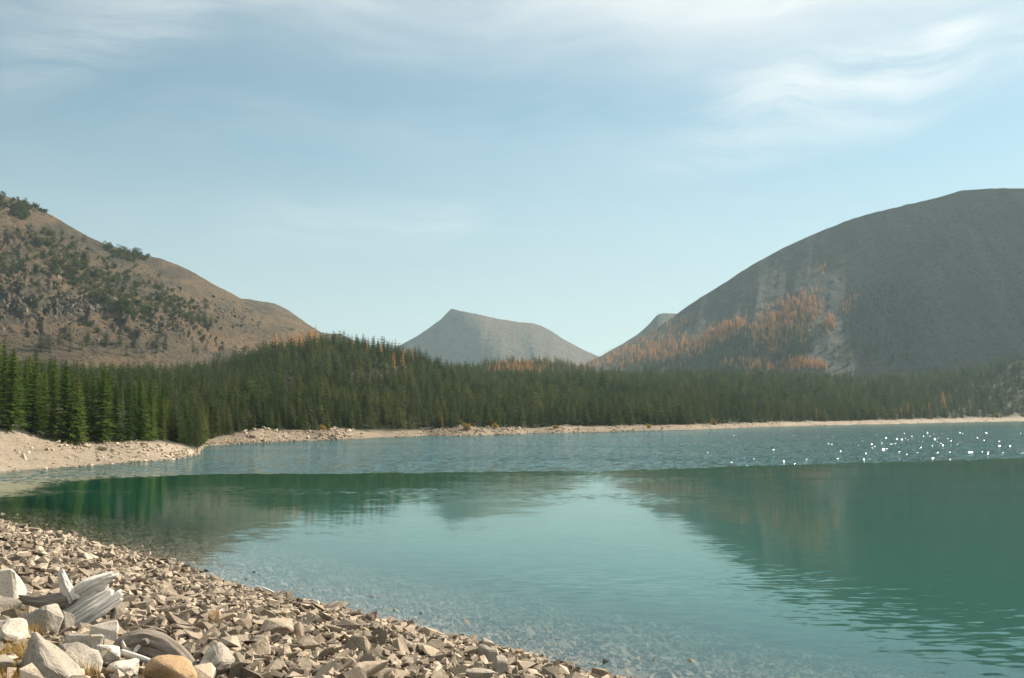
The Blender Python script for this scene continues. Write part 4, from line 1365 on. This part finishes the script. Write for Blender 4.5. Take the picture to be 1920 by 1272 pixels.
NR = 200000
rx_, ry_ = beach_points(NR, 2, 27, 2, 95)
rz_ = beach_z(rx_, ry_)
ok, ru, rv = in_view(rx_, ry_, rz_)
t_ = shore_s(-NY * rx_ + NX * ry_) - (NX * rx_ + NY * ry_)
ok &= (t_ > -7.5) & (rng.random(NR) < np.where(t_ > -2.5, 1.0, 0.6))
rx_, ry_, rz_, ru, rv, t_ = [q[ok] for q in (rx_, ry_, rz_, ru, rv, t_)]
nn = len(rx_)
rs_ = np.clip(0.088 * np.exp(rng.normal(0, 0.57, nn)), 0.038, 0.38)
rs_ *= 0.85 + 0.5 * vnoise(rx_ * 0.35, ry_ * 0.35, 19)
# packing: large first, skip what sits inside a larger one
order = np.argsort(-rs_)
cellsz = 0.4
gridd = {}
acc = []
for i in order:
    x, y, s_ = rx_[i], ry_[i], rs_[i]
    cx_, cy_ = int(math.floor(x / cellsz)), int(math.floor(y / cellsz))
    bad = False
    for kx, ky, kr in keepout:
        if (x - kx) ** 2 + (y - ky) ** 2 < (kr + s_ * 0.3) ** 2: bad = True; break
    if not bad:
        for ix in (cx_ - 1, cx_, cx_ + 1):
            for iy in (cy_ - 1, cy_, cy_ + 1):
                for (ox, oy, os_) in gridd.get((ix, iy), ()):
                    if (x - ox) ** 2 + (y - oy) ** 2 < (0.30 * (s_ + os_)) ** 2: bad = True; break
                if bad: break
            if bad: break
    if bad: continue
    gridd.setdefault((cx_, cy_), []).append((x, y, s_))
    acc.append(i)
acc = np.array(acc)
rx_, ry_, rz_, ru, rv, rs_, t_ = [q[acc] for q in (rx_, ry_, rz_, ru, rv, rs_, t_)]
print('rubble stones', len(acc))
rz_ = rz_ + rs_ * rng.uniform(0.05, 0.30, len(rs_)) * np.where(t_ > 0.5, 1, np.where(t_ > 0, 0.6, 0.0))
rz_ = np.where(t_ < -0.15, np.minimum(rz_, -rs_ * 0.34 - 0.015), rz_)
tone = np.clip(rng.normal(0.5, 0.24, len(rs_)), 0, 1) * np.where(t_ < 0.25, 0.55, 1)
# stones large enough to pick apart become things
vis = (ru > 4) & (ru < 1200) & (rv < 1268) & (t_ > 0.1)
sc_ = np.where(vis, rs_ / ry_, 0)
big = np.argsort(-sc_)[:262]
rock_meshes = [mesh_from('rock', V, Fc, M_ROCK_OBJ) for V, Fc in good_rocks]
flat_of = [float(V[:, 2].max() - V[:, 2].min()) for V, Fc in good_rocks]
LANDMARKS = [(165, 1120, 'the bleached stump'), (290, 1215, 'the knotted log'), (318, 1262, 'the ochre boulder'), (75, 1225, 'the tall pointed boulder'), (398, 1250, 'the speckled grey boulder'),
             (520, 1180, 'the tan flat-topped boulder'), (402, 1160, 'the small brown upright slab'), (510, 1112, 'the pale waterline branch'), (672, 1210, 'the smooth grey-tan boulder'),
             (690, 1265, 'the broad bottom-edge boulder'), (915, 1240, 'the dark stones near the waterline'), (15, 1110, 'the big bleached boulder'), (322, 1052, 'the dark waterline stone'), (180, 1030, 'the far left waterline'), (800, 1200, 'the clear shallows')]
for i in big:
    k = random.randrange(len(rock_meshes))
    u_, v_ = ru[i], rv[i]
    tn_ = float(tone[i])
    shade = 'dark brown' if tn_ < 0.33 else 'grey-tan' if tn_ < 0.62 else 'pale cream'
    form = 'flat' if flat_of[k] < 0.5 else 'blocky'
    dl = [((u_ - lu) ** 2 + (2.2 * (v_ - lv_)) ** 2, j) for j, (lu, lv_, ln) in enumerate(LANDMARKS)]
    lu, lv_, ln = LANDMARKS[min(dl)[1]]
    rel = 'in front of' if v_ - lv_ > 14 else 'behind' if v_ - lv_ < -14 else 'right of' if u_ > lu else 'left of'
    lab = '%s %s rock in the rubble %s %s' % (shade, form, rel, ln)
    grp = 'rocks by ' + ln
    ob = link('rock', rock_meshes[k], label=lab, category='rock', group=grp)
    ob.location = (rx_[i], ry_[i], rz_[i])
    ob.color = (1, 1, 1, tn_)
    s_ = float(rs_[i]) * 1.18
    ob.scale = (s_, s_ * random.uniform(0.8, 1.1), s_ * random.uniform(0.8, 1.15))
    ob.rotation_euler = (random.gauss(0, 0.30), random.gauss(0, 0.30), random.uniform(0, 6.28))
oth = np.ones(len(rs_), bool)
oth[big] = False
stone_field('rubble', np.stack([rx_, ry_, rz_], 1)[oth], rs_[oth] * 1.22, small_rocks, M_ROCK, tone[oth], 0.42,
            label='sloping beach of loose angular grey and tan rubble', category='rubble')

# stones on the spit and along the far shore
NQ = 44000
qa = rng.uniform(-0.66, 0.62, NQ)
qd = rng.uniform(-1.0, 1.15, NQ)
qy = shore_Y(qa) + np.where(qd < 0, qd * 1.5, qd * np.interp(qa, la, LC[:, 2]))
qx = qa * qy
qz = land_z(qx, qy)
patch = vnoise(qx * 0.11, qy * 0.11, 23)
spit = qa < -0.29
kq = rng.random(NQ) < np.where(spit, 0.10 + 0.5 * sstep(patch, 0.55, 0.8) * np.clip(qd, 0, 1), 0.75 * sstep(patch, 0.35, 0.7))
kq |= (qa > -0.345) & (qa < -0.30) & (qy > 150) & (rng.random(NQ) < 0.6)
qx, qy, qz = qx[kq], qy[kq], qz[kq]
for (uc, su, num) in ((630, 26, 260), (500, 34, 160), (885, 50, 300), (1060, 26, 160), (350, 16, 120), (1200, 60, 100)):
    ub = rng.normal(uc, su, num)
    ab, _ = pix(ub, 815.0)
    yb = shore_Y(ab) + rng.uniform(-0.5, 13, num)
    qx, qy, qz = np.append(qx, ab * yb), np.append(qy, yb), np.append(qz, land_z(ab * yb, yb))
qs_ = np.clip(0.26 * np.exp(rng.normal(0, 0.55, len(qx))), 0.08, 1.3)
qs_[-1100:] *= 1.9
stone_field('shore_rubble', np.stack([qx, qy, qz + qs_ * 0.1], 1), qs_, small_rocks, M_ROCK, np.clip(rng.normal(0, 0.2, len(qx)) + np.where(qx / qy < -0.29, 0.8, 0.5), 0, 1), 0.4,
            label='scattered pale stones on the spit and far shore', category='rubble')

# crags on the left hillside and talus on the knoll
cr_pts = np.vstack([fill([(0, 545), (60, 560), (130, 545), (195, 560), (230, 585), (150, 592), (60, 585), (0, 575)], 900, left_hit, 9),
                    fill([(255, 598), (300, 605), (345, 612), (340, 628), (290, 622), (255, 612)], 340, left_hit, 6),
                    fill([(385, 572), (440, 580), (478, 598), (460, 604), (410, 592)], 260, left_hit, 6),
                    fill([(0, 400), (540, 600), (420, 655), (0, 640)], 900, left_hit, 5)])
cs = np.clip(1.5 * np.exp(rng.normal(0, 0.6, len(cr_pts))), 0.5, 6.5)
stone_field('crag_rubble', cr_pts - np.array([0, 0, 0.2]), cs, small_rocks, M_CRAG, np.clip(rng.normal(0.30, 0.22, len(cs)), 0, 1), 0.9,
            label='rough rock outcrops on the dry left hillside', category='rocks')
kn = []
for (uc, vc, su, sv, num) in [(690, 676, 40, 13, 1100), (541, 706, 7, 13, 90), (770, 684, 30, 8, 110), (616, 722, 8, 5, 10)]:
    for _ in range(num):
        w3 = project(random.gauss(uc, su), random.gauss(vc, sv), land_z, 230, 560, 500)
        if w3 is not None: kn.append(w3)
kn = np.array(kn)
ks = np.clip(0.9 * np.exp(rng.normal(0, 0.45, len(kn))), 0.4, 3.2)
stone_field('knoll_rubble', kn + np.array([0, 0, 0.3]), ks, small_rocks, M_CRAG, np.clip(rng.normal(0.6, 0.25, len(ks)), 0, 1), 0.9,
            label='grey talus showing through the forest on the knoll', category='rocks')

# ------------------------------------------------------------------ dry grass at the lower left
M_GRASS, n, o = new_mat('dry_grass')
tn = n.node('ShaderNodeAttribute', attribute_name='tone').outputs['Fac']
gc = n.ramp(tn, [(0.0, (0.24, 0.14, 0.045)), (0.5, (0.42, 0.28, 0.10)), (0.9, (0.58, 0.42, 0.18)), (1.0, (0.16, 0.20, 0.04))])
df = n.node('ShaderNodeBsdfDiffuse'); n.put(df.inputs[0], gc)
tl = n.node('ShaderNodeBsdfTranslucent'); n.put(tl.inputs[0], gc)
mm = n.node('ShaderNodeMixShader'); mm.inputs[0].default_value = 0.35
n.t.links.new(df.outputs[0], mm.inputs[1]); n.t.links.new(tl.outputs[0], mm.inputs[2]); n.t.links.new(mm.outputs[0], o.inputs[0])
GV, GT = [], []
for (uc, vc, su, sv, num, hh) in [(20, 1262, 32, 18, 1500, 0.10), (-40, 1262, 40, 26, 900, 0.11), (30, 1172, 16, 6, 240, 0.22), (52, 1186, 14, 5, 200, 0.13), (165, 1268, 14, 4, 70, 0.16), (50, 1232, 26, 10, 420, 0.14), (62, 1248, 8, 8, 90, 0.26), (72, 1134, 3, 2, 8, 0.2),
                                  (268, 1268, 3, 2, 6, 0.14), (8, 1230, 20, 12, 420, 0.1), (222, 1192, 3, 3, 6, 0.2)]:
    base = on_beach(uc, vc)
    mpp_ = base[1] / F
    for _ in range(num):
        x = base[0] + random.gauss(0, su) * mpp_
        y = base[1] + random.gauss(0, sv) * mpp_ * 2.2
        z = float(beach_z(np.array([x]), np.array([y]))[0]) - 0.02
        h_ = hh * random.uniform(0.5, 1.4)
        az_ = random.uniform(0, 6.28)
        lean = random.uniform(0.1, 0.8) * h_
        wx, wy_ = math.cos(az_ + 1.57) * 0.0035, math.sin(az_ + 1.57) * 0.0035
        dx_, dy_ = math.cos(az_) * lean, math.sin(az_) * lean
        GV += [(x - wx, y - wy_, z), (x + wx, y + wy_, z), (x + dx_ * 0.35 + wx * 0.7, y + dy_ * 0.35 + wy_ * 0.7, z + h_ * 0.6), (x + dx_ * 0.35 - wx * 0.7, y + dy_ * 0.35 - wy_ * 0.7, z + h_ * 0.6),
               (x + dx_, y + dy_, z + h_)]
        tv_ = random.random() * 0.9 if random.random() > 0.05 else 1.0
        GT += [tv_] * 5
ng_ = len(GV) // 5
gf = []
for i in range(ng_):
    b_ = i * 5
    gf += [(b_, b_ + 1, b_ + 2, b_ + 3), (b_ + 3, b_ + 2, b_ + 4)]
gme2 = mesh_from('dry_grass', np.array(GV), gf, M_GRASS)
attr(gme2, 'tone', np.array(GT, np.float32))
link('dry_grass', gme2, kind='stuff', label='tufts of dry golden grass among the boulders', category='grass')

# ------------------------------------------------------------------ the air
hb_ = bmesh.new()
bmesh.ops.create_cube(hb_, size=1.0)
hz = bpy.data.meshes.new('haze')
hb_.to_mesh(hz); hb_.free()
M_HAZE, n, o = new_mat('haze_air')
pv = n.node('ShaderNodeVolumePrincipled')
pv.inputs['Color'].default_value = (0.62, 0.87, 0.95, 1)
pv.inputs['Density'].default_value = 0.00009
pv.inputs['Anisotropy'].default_value = 0.2
n.t.links.new(pv.outputs[0], o.inputs['Volume'])
hz.materials.append(M_HAZE)
haze = link('haze', hz, kind='stuff')
haze.scale = (24000, 11000, 600)
haze.location = (0, 4200, 286)
